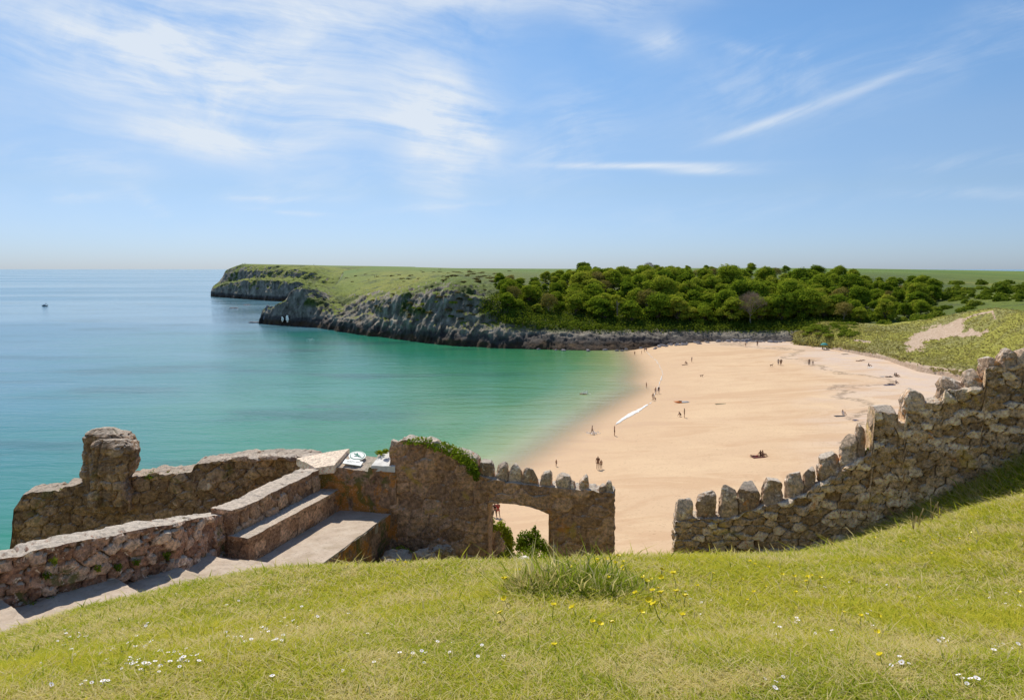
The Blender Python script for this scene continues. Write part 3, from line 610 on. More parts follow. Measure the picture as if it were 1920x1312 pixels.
        ee, ri = worley(np.repeat(np.linspace(0, thick, kk), m_)+3.3, gp[:, 2], cs, ch, seed+2)
        dd = (amp*.8*(smoothstep(0, .35, ee)-.6)+rough*fbm(gp*6, 3, seed+21)); dd.reshape(kk, m_)[0] = 0; dd.reshape(kk, m_)[-1] = 0
        gp = gp+np.stack([outw[0]*dd, outw[1]*dd, dd*0], 1)
        caps.append((gp, kk, m_, flip)); ne.append(ee); nr_.append(ri)
    Fs = [Fq]; off = len(V2); E = [e]; RD = [rid_]
    for (gp, kk, m_, flip), ee, ri in zip(caps, ne, nr_):
        f_ = grid_faces(kk, m_)+off; Fs.append(f_[:, ::-1] if flip else f_); V2 = np.concatenate([V2, gp]); off += len(gp); E.append(ee); RD.append(ri)
    o = mk(name, V2, Fs, mat, parent=parent, smooth=False, attrs={'edge': np.concatenate(E), 'cell': np.concatenate(RD)})
    return o, pr, plan, nn
def blob_stone(name, loc, size, mat, seed, rz=0, tilt=0, taper=.75, rough=.12, n_=13, parent=None, power=4.0, slant=0.0, cell=None, nfac=9):
    """rough upright block: a superellipsoid with chipped faces"""
    th = np.linspace(-1, 1, n_+1); faces = []; V = []
    off = 0
    for ax in range(3):
        for sg in (-1, 1):
            a, b_ = np.meshgrid(th, th); c_ = np.full(a.shape, float(sg)); arr = [None]*3
            arr[ax] = c_; arr[(ax+1) % 3] = a; arr[(ax+2) % 3] = b_
            q = np.stack([z.ravel() for z in arr], 1); V.append(q)
            f_ = grid_faces(n_+1, n_+1)+off; faces.append(f_ if sg > 0 else f_[:, ::-1]); off += len(q)
    V = np.concatenate(V); r = (np.abs(V)**power).sum(1)**(1/power); V = V/r[:, None]
    sz = np.array(size)/2
    p_ = V*sz; f01 = (p_[:, 2]/sz[2]+1)/2; k_ = 1-(1-taper)*f01**1.5; p_[:, 0] *= k_; p_[:, 1] *= k_
    nv = V/np.linalg.norm(V, axis=1)[:, None]
    m_ = min(size[0], size[2]); 
    p_ = p_+nv*(rough*m_*fbm(p_/m_*1.6+seed*7.7, 4, seed, .6)+rough*.5*m_*fbm(p_/m_*5+seed, 3, seed+3, .6))[:, None]
    p_[:, 2] += slant*p_[:, 0]*f01
    rg_ = np.random.default_rng(seed*13+5)
    for _ in range(nfac):
        n3 = rg_.normal(size=3); n3[2] = n3[2]*.9+.15; n3 /= np.linalg.norm(n3); dd_ = p_@n3; lim = dd_.max()*rg_.uniform(.72, .93); p_ = p_-n3*np.maximum(dd_-lim, 0)[:, None]*.92
    c, s_ = math.cos(tilt), math.sin(tilt); x = p_[:, 0]*c+p_[:, 2]*s_; z = -p_[:, 0]*s_+p_[:, 2]*c; p_[:, 0] = x; p_[:, 2] = z
    c, s_ = math.cos(rz), math.sin(rz); x = p_[:, 0]*c-p_[:, 1]*s_; y = p_[:, 0]*s_+p_[:, 1]*c; p_[:, 0] = x; p_[:, 1] = y
    p_ += np.array(loc)
    return mk(name, p_, faces, mat, parent=parent, attrs={'edge': np.ones(len(p_)), 'cell': np.full(len(p_), (seed*0.37) % 1.0 if cell is None else cell)})
def root_at(name, loc, label, cat, objs=(), **k_):
    e = empty(name, loc); tag(e, label, cat, **k_)
    for o in objs: adopt(o, e)
    return e
def adopt(o, e):
    o.parent = e; o.matrix_parent_inverse = Matrix.Translation(-Vector(e.location))

# near parapet beside the stairs
gb = lambda dz_: (lambda x, y: hill(x, y)-dz_)
par_plan = [(-8.3, 6.6), (-6.45, 9.0), (-5.56, 10.03), (-5.03, 10.8), (-4.86, 12.25), (-4.80, 12.7)]
o, *_ = wall('masonry', par_plan, [(-330, 1100), (-120, 1068), (0, 1046), (45, 1041), (60, 1032), (100, 1026), (150, 1014), (200, 1006), (250, 994), (300, 985), (350, 975), (400, 967), (443, 962)], .42, m_left, base=gb(.35), cs=.25, ch=.15, amp=.048, rough=.05, big=.05, seed=3, jag=.012)
e = root_at('parapet_wall', (-5.5, 10.1, 23.3), 'long low wall of reddish rubble with a sunlit top beside the concrete steps', 'wall'); adopt(o, e)
# higher length behind the bench
seat_plan = [(-4.74, 12.0), (-3.86, 14.75)]
o, *_ = wall('masonry', seat_plan, [(434, 958), (480, 939), (520, 918), (560, 899), (598, 880)], .42, m_bench, bottom=22.6, cs=.32, ch=.2, amp=.03, rough=.04, big=.02, seed=8, jag=.01)
e = root_at('bench_back_wall', (-4.3, 13.4, 23.1), 'sandstone wall with a broad sunlit top rising behind the stone bench', 'wall'); adopt(o, e)
# bench
def prism(poly, z0, z1, res=.06, amp=.012, seed=1, rnd=True):
    """closed slab over a convex quad (a,b,c,d), finely divided and roughened"""
    a, b_, c_, d = [np.array(q, float) for q in poly]
    nu = max(2, int(np.linalg.norm(b_-a)/res)); nv = max(2, int(np.linalg.norm(d-a)/res)); nz_ = max(2, int((np.max(z1)-z0)/res))
    Vs = []; Fs = []; off = 0
    def quad(p0, p1, p2, p3, na, nb_):
        nonlocal off
        s_, t_ = np.meshgrid(np.linspace(0, 1, na+1), np.linspace(0, 1, nb_+1)); s_ = s_.ravel()[:, None]; t_ = t_.ravel()[:, None]
        q = (p0*(1-s_)+p1*s_)*(1-t_)+(p3*(1-s_)+p2*s_)*t_; Vs.append(q); Fs.append(grid_faces(nb_+1, na+1)+off); off += len(q)
    L = lambda q, z: np.array([q[0], q[1], z])
    z1s = z1 if isinstance(z1, (list, tuple)) else [z1]*4
    A, B_, C_, D_ = L(a, z1s[0]), L(b_, z1s[1]), L(c_, z1s[2]), L(d, z1s[3]); A0, B0, C0, D0 = L(a, z0), L(b_, z0), L(c_, z0), L(d, z0)
    quad(A, B_, C_, D_, nu, nv); quad(A0, B0, B_, A, nu, nz_); quad(B0, C0, C_, B_, nv, nz_); quad(C0, D0, D_, C_, nu, nz_); quad(D0, A0, A, D_, nv, nz_)
    V = np.concatenate(Vs)
    dv = np.stack([fbm(V*4+k_*31, 4, seed+k_, .6) for k_ in range(3)], 1); V = V+dv*amp
    return V, Fs
def prism_obj(name, poly, z0, z1, mat, cs=.35, ch=.22, **k_):
    parent = k_.pop('parent', None); V, Fs = prism(poly, z0, z1, **k_)
    a = np.array(poly[0]); t = np.array(poly[1])-a; L = np.linalg.norm(t); t = t/L; s_ = V[:, 0]*t[0]+V[:, 1]*t[1]; o_ = V[:, 0]*t[1]-V[:, 1]*t[0]
    e, r_ = worley(s_+o_*.8, V[:, 2]+o_*.35, cs, ch, k_.get('seed', 1))
    return mk(name, V, Fs, mat, parent=parent, attrs={'edge': e, 'cell': r_})
LAND = EYE-4.9
bf0, bf1 = np.array([-4.38, 11.97]), np.array([-3.49, 14.8]); bd = (bf1-bf0)/np.linalg.norm(bf1-bf0); bn = np.array([-bd[1], bd[0]])
bfm = bf1-bd*.28
e = root_at('stone_bench', (-4.1, 13.3, LAND), 'long low sandstone bench built along the wall on the landing', 'bench')
adopt(prism_obj('bench_front', [bf0, bfm, bfm+bn*.40, bf0+bn*.40], LAND-.15, LAND+.40, m_bench, res=.035, amp=.03, seed=4), e)
adopt(prism_obj('seat', [bf0-bd*.02-bn*.02, bfm+bd*.02-bn*.02, bfm+bn*.39, bf0+bn*.39-bd*.02], LAND+.385, LAND+.455, m_bench, res=.035, amp=.02, seed=14), e)
adopt(prism_obj('bench_end', [bfm+bn*.02, bf1+bn*.02, bf1+bn*.40, bfm+bn*.40], LAND-.15, LAND+.43, m_plaq, res=.04, amp=.02, seed=5), e)
# landing and stairs
lr0, lr1 = np.array([-3.35, 11.55]), np.array([-2.47, 14.55])
ll0, ll1 = np.array([-4.95, 11.7]), np.array([-3.9, 14.9])
def slab(name, poly, z0, z1, label, **k_):
    V, Fs = prism(poly, z0, z1, res=.07, amp=.012, seed=k_.pop('seed', 3)); return tag(mk(name, V, Fs, m_conc), label, **k_)
slab('landing', [ll0+(-.1, -.2), lr0+(.0, -.2), lr1, ll1], LAND-.2, LAND, 'pinkish concrete landing in front of the stone bench', kind='structure')
side = tag(prism_obj('retaining_wall', [lr0+(-.02, -.3), lr1+(.05, .12), lr1+(-.3, .12), lr0+(-.35, -.3)], LAND-2.2, LAND-.02, m_plaq, res=.04, amp=.035, seed=12), 'dark stone retaining wall dropping below the edge of the landing', 'retaining wall')
st = empty('stone_steps', (-5.2, 10.2, LAND)); tag(st, 'shallow concrete steps running down beside the rubble parapet', 'steps')
nos = [((-7.4, 7.55), (-6.5, 6.9)), ((-6.47, 9.05), (-5.45, 8.2)), ((-5.60, 10.08), (-4.55, 9.2)), ((-5.08, 10.80), (-4.0, 10.2)), ((-4.78, 11.58), (-3.5, 11.05)), ((-4.75, 11.9), (-3.4, 11.5))]
for i in range(5):
    (a0, b0), (a1, b1) = nos[i], nos[i+1]
    a0, b0, a1, b1 = map(np.array, (a0, b0, a1, b1))
    zt = LAND+[.75, .60, .45, .30, .15][i]
    V, Fs = prism([b0-(a0-b0)*.2, b1-(a1-b1)*.2, a1+(a1-b1)*.12, a0+(a0-b0)*.12], zt-.5, zt, res=.05, amp=.03, seed=20+i)
    o = mk('step', V, Fs, m_conc); adopt(o, st)

# cross wall with the plaque
pw = [(-3.62, 14.82), (-2.40, 14.62)]
zt = EYE-3.97
e = root_at('plaque_wall', (-3.0, 14.8, LAND), 'short orange and green lichened wall between the bench and the tall gate wall', 'wall')
o, pr_, *_ = wall('masonry', pw, [(594, 884), (626, 876), (632, 876), (690, 884), (692, 875), (741, 876)], .62, m_plaq, bottom=22.2, back_rise=.13, cs=.5, ch=.3, amp=.012, rough=.02, big=.03, seed=6, jag=.008)
adopt(o, e)
ps, pz = hit(640, 873, pw)
PLQ0 = P(642, 872, 14.86); PLQ1 = P(676, 877, 14.86)
# white corner block at its right end, tilted slab at its left end
q0 = P(696, 874, 14.68); q1 = P(741, 875, 14.6)
V, Fs = prism([q0[:2], q1[:2], q1[:2]+(0.0, .62), q0[:2]+(.15, .62)], q0[2]-.10, [q0[2]+.012, q1[2]+.012, q1[2]+.17, q0[2]+.17], res=.04, amp=.010, seed=9)
m_white, n, b = material("white_limewash"); Pn = n.pos()
n.l.new(n.ramp(n.noise(Pn, 9, 7, .7), [(.3, (.56, .54, .50)), (.6, (.76, .74, .70))]), b.inputs['Base Color']); n.l.new(n.bump(n.noise(Pn, 20, 5, .7), .01, .7), b.inputs['Normal'])
adopt(mk('coping_block', V, Fs, m_white), e); e.children[-1]['label'] = 'whitewashed capping at the right end'
sl_ = tag(mk('capstone_slab', *(lambda A: (A, grid_faces(2, 2)))(np.zeros((4, 3))), m_slab), 'big tilted pale flat stone lying where the bench wall meets the ruined wall', 'capstone')
bpy.data.objects.remove(sl_)
def tilted_slab(name, corners, thick, mat, seed, res=.05, amp=.02):
    c4 = [np.array(q, float) for q in corners]; nu = max(3, int(np.linalg.norm(c4[1]-c4[0])/res)); nv = max(3, int(np.linalg.norm(c4[3]-c4[0])/res))
    S, T_ = np.meshgrid(np.linspace(0, 1, nu+1), np.linspace(0, 1, nv+1)); S = S.ravel()[:, None]; T_ = T_.ravel()[:, None]
    top = (c4[0]*(1-S)+c4[1]*S)*(1-T_)+(c4[3]*(1-S)+c4[2]*S)*T_
    top = top+np.stack([.7*amp*fbm(top*5, 4, seed), .7*amp*fbm(top*5, 4, seed+1), amp*fbm(top*4, 5, seed+2, .6)], 1)
    bot = top.copy(); bot[:, 2] -= thick*(1+.25*fbm(top*3, 2, seed+4))
    m_, n_ = nv+1, nu+1; f_ = grid_faces(m_, n_); g_ = f_[:, ::-1]+len(top)
    ring = list(range(0, n_))+list(range(2*n_-1, m_*n_, n_))+list(range(m_*n_-2, (m_-1)*n_-1, -1))+list(range((m_-2)*n_, 0, -n_))
    ring = np.array(ring); nx_ = np.roll(ring, -1); sd_ = np.stack([nx_, ring, ring+len(top), nx_+len(top)], 1)
    V = np.concatenate([top, bot]); return mk(name, V, [f_, g_, sd_], mat, attrs={'edge': np.ones(len(V)), 'cell': np.full(len(V), .6)})
o = tilted_slab('capstone_slab', [P(590, 876, 14.72), P(627, 871, 14.70), P(655, 840, 15.5), P(556, 858, 15.6)], .16, m_slab, 5, amp=.035)
tag(o, 'big tilted pale flat stone lying where the bench wall meets the ruined wall', 'capstone')

# plaque with an oak leaf badge
pe = empty('omega_plaque', tuple(PLQ0)); tag(pe, 'white plaque with a round green leaf badge lying on the brown wall top', 'plaque')
ux = (PLQ1-PLQ0); pwid = np.linalg.norm(ux); ux /= pwid; uy = P(687, 862, 15.16)-P(676, 877, 14.86); uy = uy-ux*np.dot(ux, uy)*.35; uy /= np.linalg.norm(uy); un = np.cross(ux, uy); un /= np.linalg.norm(un)
if un[2] < 0: un = -un
def plq(name, pts2, h0, h1, mat, par=pe):
    A = np.array([PLQ0+ux*a*pwid+uy*b_*pwid+un*h1 for a, b_ in pts2]); Bq = np.array([PLQ0+ux*a*pwid+uy*b_*pwid+un*h0 for a, b_ in pts2]); k_ = len(A)
    bm = bmesh.new(); vs = [bm.verts.new(q) for q in A]; vb = [bm.verts.new(q) for q in Bq]
    bm.faces.new(vs); bm.faces.new(vb[::-1])
    for i in range(k_): bm.faces.new((vs[i], vb[i], vb[(i+1) % k_], vs[(i+1) % k_]))
    bmesh.ops.recalc_face_normals(bm, faces=bm.faces)
    me = bpy.data.meshes.new(name); bm.to_mesh(me); bm.free(); me.materials.append(mat); o = bpy.data.objects.new(name, me); COL.objects.link(o); adopt(o, par); return o
m_enam, n, b = material("white_enamel"); b.inputs['Base Color'].default_value = (.74, .76, .73, 1); b.inputs['Roughness'].default_value = .4
m_grn, n, b = material("green_enamel"); b.inputs['Base Color'].default_value = (.10, .26, .20, 1)
m_gry, n, b = material("grey_lettering"); b.inputs['Base Color'].default_value = (.33, .33, .33, 1)
LFT = .035
plq('base_plate', [(0, 0), (1, 0), (1, .42), (.80, .42), (.80, .50), (.2, .50), (.2, .42), (0, .42)], LFT, LFT+.02, m_enam)
ring = [(.5+.46*math.cos(a), .93+.46*math.sin(a)) for a in np.linspace(-math.pi/2, 1.5*math.pi, 40)[:-1]]
plq('roundel', ring, LFT, LFT+.018, m_enam)
rin = [(.5+.40*math.cos(a), .93+.42*math.sin(a)) for a in np.linspace(0, 2*math.pi, 40)[:-1]]
plq('roundel_groove', rin, LFT+.015, LFT+.020, m_grn); rin = [(.5+.36*math.cos(a), .93+.36*math.sin(a)) for a in np.linspace(0, 2*math.pi, 40)[:-1]]
plq('roundel_face', rin, LFT+.016, LFT+.024, m_enam)
def leafpoly(cx, cy, L, W, ang):
    pts = []
    for t in np.linspace(0, 1, 13):
        w_ = W*math.sin(math.pi*t)**.7*(1+.35*math.cos(t*18)); pts.append((t*L, w_))
    pts += [(x, -y) for x, y in pts[-2:0:-1]]
    c, s_ = math.cos(ang), math.sin(ang); return [(cx+x*c-y*s_, cy+x*s_+y*c) for x, y in pts]
for lx, ly, L, W, an in ((.34, .80, .36, .055, .5), (.50, .92, .28, .05, 1.9), (.52, .85, .26, .05, -.1), (.46, .98, .25, .045, 2.7)):
    plq('leaf_emblem', leafpoly(lx, ly, L, W, an), LFT+.02, LFT+.028, m_grn)
for row_, segs in ((.27, [(.14, .27), (.30, .37), (.40, .58), (.63, .86)]), (.15, [(.16, .22), (.26, .33), (.36, .46)])):
    for a, b_ in segs:
        plq('lettering', [(a, row_), (b_, row_), (b_, row_+.045), (a, row_+.045)], LFT+.015, LFT+.0225, m_gry)

# ---------------------------------------------------------------- tall gate wall with the arch
gp = [(-2.45, 14.66), (1.98, 13.92)]
sL, zL = hit(915, 944, gp); sR, zR = hit(1030, 964, gp)
au = [(915, 944), (940, 942.5), (965, 944), (990, 949.5), (1010, 956), (1030, 964)]
aa = np.array([hit(u, v, gp) for u, v in au])
gprof = [(730, 838), (747, 829), (752, 826), (760, 825), (775, 827), (790, 828), (800, 829), (815, 835), (832, 842), (850, 849), (868, 853), (876, 857), (886, 862), (893, 870), (897, 892), (925, 897), (952, 903), (975, 906), (1010, 910), (1035, 913), (1060, 915), (1085, 918), (1105, 920), (1125, 922), (1151, 925)]
e = root_at('gate_wall', (0, 14.3, 21.2), 'tall brown wall with an arched doorway and pointed stones along its top', 'wall')
o, *_ = wall('masonry', gp, gprof, .46, m_gate, bottom=20.6, cs=.42, ch=.26, amp=.022, rough=.055, big=.07, seed=11, jag=.02, res=.03,
             cut=[(sL, sR, lambda s_: np.interp(s_, aa[:, 0], aa[:, 1]))])
adopt(o, e)
def cope(plan_line, u0, u1, vt, vb, yaw, seed, par, thick=.3, taper=.7, tilt=0, slant=0, rough=.10, power=3.6, name='coping_stone', back=.16):
    uc = (u0+u1)/2; s_, z1_ = hit(uc, vt, plan_line); _, z0_ = hit(uc, vb, plan_line)
    a, b_ = np.array(plan_line[0]), np.array(plan_line[-1]); t = (b_-a)/np.linalg.norm(b_-a)
    sa, _ = hit(u0, vb, plan_line); sb, _ = hit(u1, vb, plan_line); wd_ = abs(sb-sa)*1.2; taper = min(.95, taper+.12)
    q = a+t*s_ if len(plan_line) == 2 else np.array([np.interp(s_, SDr, PLr[:, 0]), np.interp(s_, SDr, PLr[:, 1])])
    nrm_ = np.array([t[1], -t[0]]); nrm_ = nrm_ if np.dot(q, nrm_) < 0 else -nrm_
    q = q-nrm_*back
    hgt_ = (z1_-z0_)+.12
    o = blob_stone(name, (q[0], q[1], z0_-.12+hgt_/2), (wd_, thick, hgt_), m_cope, seed, rz=yaw, tilt=tilt, taper=taper, rough=rough, power=power, slant=slant)
    adopt(o, par); return o
yw = math.atan2(gp[1][1]-gp[0][1], gp[1][0]-gp[0][0])
for i, (u0, u1, vt, vb, tp, ti, sl2) in enumerate([(897, 923, 864, 899, .62, 0, 0), (928, 952, 869, 903, .5, .03, 0), (953, 975, 873, 905, .62, .08, -.1), (978, 1006, 879, 909, .55, 0, 0), (1012, 1033, 885, 912, .6, .12, .5), (1043, 1068, 891, 915, .8, -.05, -.1),
        (1068, 1077, 903, 917, .7, 0, 0), (1085, 1102, 894, 922, .6, .02, .5), (1124, 1137, 911, 928, .75, -.1, 0), (1134, 1148, 905, 928, .6, 0, -.2), (878, 893, 856, 874, .8, 0, 0), (748, 762, 823, 836, .8, 0, 0), (730, 743, 826, 850, .85, 0, 0), (802, 818, 827, 842, .8, 0, 0)]):
    cope(gp, u0, u1, vt, vb, yw, 30+i, e, thick=.26, taper=tp, tilt=ti, slant=sl2)
# small arched recess by the doorway
# stub wall beyond the doorway (parapet of the steps going down)
sp_ = [(-.62, 14.45), (-.12, 16.2)]
o, *_ = wall('stair_parapet', [(-0.55, 14.95), (0.0, 16.3)], [(912, 1000), (925, 992), (940, 985), (952, 992), (962, 1008)], .3, m_bench, bottom=19.0, seed=15, big=.03)
tag(o, 'low pinkish stub wall seen through the arched doorway', 'wall')

# ---------------------------------------------------------------- ruined wall at the back left
rp = [(-11.9, 16.4), (-8.9, 17.0), (-5.6, 17.3), (-3.3, 16.1)]
e = root_at('ruined_wall', (-9, 17, 21), 'dark ruined rock wall with a broken pillar of stone above the sea', 'ruined wall')
o, *_ = wall('masonry', rp, [(16, 1030), (24, 985), (26, 955), (33, 942), (45, 928), (60, 924), (85, 921), (112, 920), (121, 913), (128, 911), (150, 909), (200, 906), (215, 905), (245, 895), (262, 892), (285, 887), (320, 888), (358, 884), (364, 872), (380, 867), (420, 864), (450, 858), (500, 856), (560, 856), (600, 860), (618, 866)],
             .6, m_ruin, bottom=18.5, cs=.40, ch=.24, amp=.045, rough=.06, big=.16, seed=21, jag=.025, back_rise=.03)
adopt(o, e)
def pillar(uvs, y0, depth, seed, name):
    """a standing mass of masonry: outline in elevation given depth, roughened all over"""
    L_ = [P(u, v, y0) for u, v, _ in uvs]; R_ = [P(u, v, y0) for _, v, u in uvs]
    zs = np.array([q[2] for q in L_]); xl = np.array([q[0] for q in L_]); xr = np.array([q[0] for q in R_])
    zz = np.arange(zs.min(), zs.max(), .035); o_ = np.argsort(zs); l = np.interp(zz, zs[o_], xl[o_]); r = np.interp(zz, zs[o_], xr[o_])
    an = np.linspace(0, 2*np.pi, 72, endpoint=False); V = []
    for z, a, b_ in zip(zz, l, r):
        ca = np.sign(np.cos(an))*np.abs(np.cos(an))**.55; sa = np.sign(np.sin(an))*np.abs(np.sin(an))**.55
        k_ = min(1, (zz[-1]-z)/.18+.25); V.append(np.stack([(a+b_)/2+ca*(b_-a)/2, y0+depth/2+sa*depth/2*k_, an*0+z], 1))
    V = np.array(V); top = V[-1].mean(0)+[0, 0, .02]; nrw = len(zz); V = V.reshape(-1, 3)
    nv = np.stack([np.tile(np.cos(an), nrw), np.tile(np.sin(an), nrw), np.zeros(len(V))], 1)
    crack = -.10*np.exp(-((V[:, 0]-(xl.mean()+.16+.05*np.sin(V[:, 2]*5)))/.035)**2)*(nv[:, 1] < 0)
    d = .075*fbm(V*1.6, 4, seed, .6, True)+.035*fbm(V*7, 4, seed+2, .6)+crack; V = V+nv*d[:, None]; V[:, 2] += .03*fbm(V*5, 3, seed+4)
    V = np.concatenate([V, [top]]); Fq = grid_faces(nrw, 72, True); k_ = (nrw-1)*72; tri = np.array([[k_+i, k_+(i+1) % 72, len(V)-1] for i in range(72)])
    e_, r_ = worley(V[:, 0]+V[:, 1], V[:, 2], .36, .2, seed); V = V+np.concatenate([nv, [[0, 0, 0]]])*(.045*(smoothstep(0, .15, e_)-.7)+.04*(r_-.5))[:, None]
    return mk(name, V, [Fq, tri], m_ruin, attrs={'edge': e_, 'cell': r_})
o = pillar([(152, 960, 238), (150, 905, 228), (149, 890, 236), (150, 872, 245), (149, 850, 247), (151, 835, 240), (152, 825, 233), (154, 817, 222), (162, 810, 207), (178, 806.5, 196)], 16.75, .55, 31, 'pillar'); adopt(o, e)
o = pillar([(165, 950, 230), (166, 900, 226), (166, 880, 236), (165, 862, 247), (165, 845, 248), (166, 835, 240), (175, 829, 230), (185, 827, 218)], 16.45, .45, 37, 'pillar_buttress'); adopt(o, e)
for i, (u, v, w_, h_) in enumerate([(395, 866, .45, .10), (425, 862, .55, .12), (455, 857, .5, .13), (480, 860, .4, .12), (505, 856, .5, .12), (540, 858, .5, .13), (580, 857, .4, .14), (235, 896, .4, .08), (100, 922, .4, .09)]):
    q = P(u, v, 17.4 if u < 460 else 17.0); adopt(blob_stone('top_stone', q, (w_, .4, h_), m_bench, 60+i, taper=.8, rough=.25), e)

# ---------------------------------------------------------------- wall climbing the hill on the right
qr = [(3.2, 14.4), (5.0, 14.1), (7.2, 13.6), (9.3, 13.0), (12.5, 12.4)]
PLr = np.array(qr); SDr = np.r_[0, np.cumsum(np.linalg.norm(np.diff(PLr, axis=0), axis=1))]
rprof = [(1266, 978), (1300, 975), (1340, 972), (1385, 968), (1428, 950), (1436, 948), (1475, 943), (1510, 928), (1540, 905), (1560, 893), (1583, 878), (1612, 862), (1634, 852), (1637, 800), (1640, 770), (1683, 775), (1686, 794), (1698, 793), (1700, 760), (1740, 757), (1767, 755), (1770, 733), (1812, 735), (1818, 728), (1843, 722), (1848, 705), (1850, 690), (1886, 690), (1925, 677), (1990, 640), (2130, 575)]
e = root_at('hillside_wall', (6, 14, 23), 'grey brown rubble wall climbing the hill with jagged upright stones on top', 'wall')
o, *_ = wall('masonry', qr, rprof, .5, m_right, base=gb(.4), cs=.27, ch=.15, amp=.048, rough=.08, big=.07, seed=41, jag=.03, res=.032)
adopt(o, e)
for i, (u0, u1, vt, vb, tp, ti, sl2, th_) in enumerate([(1267, 1300, 939, 983, .85, 0, 0, .34), (1309, 1343, 929, 976, .72, .02, .25, .32), (1353, 1383, 914, 973, .72, 0, 0, .34), (1388, 1425, 910, 966, .85, 0, .1, .34),
        (1436, 1471, 898, 952, .6, 0, .1, .34), (1477, 1511, 881, 948, .5, -.05, -.3, .34), (1513, 1531, 877, 930, .85, 0, .1, .3), (1540, 1582, 848, 905, .5, 0, 0, .4), (1582, 1611, 819, 882, .7, 0, 0, .34), (1611, 1627, 799, 866, .7, 0, 0, .3),
        (1640, 1682, 763, 800, .92, 0, -.08, .45), (1700, 1738, 731, 775, .85, -.05, -.2, .5), (1770, 1812, 712, 750, .9, 0, -.1, .45), (1815, 1843, 695, 735, .85, 0, .1, .42), (1850, 1884, 672, 705, .85, 0, -.35, .45), (1884, 1914, 656, 700, .6, 0, 0, .4), (1915, 1945, 650, 690, .8, 0, 0, .4), (1960, 1995, 625, 665, .8, 0, 0, .4)]):
    cope(qr, u0, u1, vt, vb, -.2, 70+i, e, thick=th_, taper=tp, tilt=ti, slant=sl2, rough=.19, back=.22)
# ---------------------------------------------------------------- dunes on the right of the beach
dcols = [
 KN(1488, (646, 248), (642, 249), (636, 250), (631, 252), (627, 254), (625, 256), (630, 262)),
 KN(1545, (651, 236), (646, 237), (630, 240), (617, 244), (606, 248), (603, 252), (606, 262)),
 KN(1600, (661, 220), (655, 221), (641, 226), (626, 233), (614, 241), (608, 248), (606, 262)),
 KN(1660, (674, 204), (666, 205), (652, 212), (637, 221), (623, 231), (614, 240), (608, 260)),
 KN(1720, (690, 182), (682, 183), (665, 195), (645, 208), (623, 222), (607, 235), (603, 255)),
 KN(1770, (702, 173), (692, 174), (672, 187), (648, 200), (620, 214), (596, 226), (596, 250)),
 KN(1810, (714, 163), (703, 164), (680, 178), (650, 192), (615, 205), (587, 217), (588, 240)),
 KN(1865, (735, 150), (722, 151), (690, 166), (655, 180), (615, 192), (580, 203), (582, 230)),
 KN(1920, (762, 133), (745, 134), (705, 150), (660, 165), (620, 178), (588, 190), (585, 215)),
 KN(2100, (850, 98), (830, 99), (770, 115), (700, 135), (640, 155), (600, 172), (600, 200)),
 KN(2500, (980, 70), (960, 71), (860, 88), (760, 110), (680, 130), (640, 150), (640, 180)),
]
U, T, G = fan(dcols, 1.6, [4, 8, 14, 16, 16, 14, 8, 3], 5, 1.0, None)
nr, nc = G.shape[:2]; p = G.reshape(-1, 3).copy(); tt = np.repeat(T, nc); uu = np.tile(U, nr)
def proj(p_):
    dx, dy, dz = p_[:, 0], p_[:, 1], p_[:, 2]-EYE; f_ = dy*cp-dz*sp; up = dy*sp+dz*cp
    return 960+F*dx/f_, 656-F*up/f_
pu, pv = proj(p)
def near_line(pts, w_):
    d = np.full(len(pu), 1e9)
    for (a, b_), (c_, e_) in zip(pts[:-1], pts[1:]):
        ax, ay = c_-a, e_-b_; L2 = ax*ax+ay*ay+1e-9; t = np.clip(((pu-a)*ax+(pv-b_)*ay)/L2, 0, 1)
        d = np.minimum(d, np.hypot(pu-a-t*ax, (pv-b_-t*ay)*1.3))
    return d/w_
nz3 = fbm(p*np.array([.25, .25, .25]), 4, 90, .6)
m1 = np.minimum.reduce([near_line([(1718, 641), (1745, 628), (1770, 619), (1792, 612)], 19), near_line([(1705, 656), (1722, 645)], 6), near_line([(1765, 618), (1790, 604), (1800, 600)], 8), near_line([(1800, 600), (1830, 589), (1860, 583)], 2.6)+.2, near_line([(1862, 586), (1865, 596)], 2.6)+.3, near_line([(1850, 618), (1831, 627), (1819, 616)], 3.6)+.1,
     near_line([(1780, 626), (1805, 628), (1835, 624)], 6), near_line([(1604, 638), (1630, 640)], 2.5), near_line([(1700, 678), (1760, 690), (1800, 694), (1850, 706)], 3.2), near_line([(1640, 660), (1700, 682)], 2.2)])
nzf = fbm(p*np.array([.7, .7, .7]), 3, 97, .6); bare = smoothstep(1.25, .75, m1+.9*nz3+.5*nzf)
mg = np.interp(tt, [0, 1.0, 1.3, 1.9, 2.4], [1, 1, .9, .65, 0]); bare = np.maximum(bare, smoothstep(.50, .85, mg+.5*nz3)*(uu > 1560))
hump = smoothstep(1, 0, np.hypot((pu-1560)/60, (pv-620)/26))
p[:, 2] += (1-.7*bare)*np.clip(tt-.9, 0, 1)*(.55*fbm(p*np.array([.12, .12, .1]), 4, 91, .55)+.28*fbm(p*np.array([.5, .5, .5]), 3, 93, .6))-bare*.35*(tt > 1.5)+hump*.5*np.abs(fbm(p*.3, 3, 95))
p[:, 1] -= .5*np.exp(-((tt-1.6)/.6)**2)*fbm(p*np.array([.4, .4, .4]), 4, 96, .6, True)
DG = p.reshape(nr, nc, 3); DU = U; DT = T
m_dune, n, b = material("dune_grass"); Pn = n.pos(); br = n.attr('bare'); rw = n.attr('row')
t1 = n.noise(Pn, .9, 7, .72); t2 = n.noise(n.scale3(Pn, (1, 1, .5)), .07, 5, .65)
g = n.ramp(t1, [(.30, (.11, .10, .03)), (.46, (.22, .21, .06)), (.6, (.30, .28, .09)), (.75, (.40, .34, .16))])
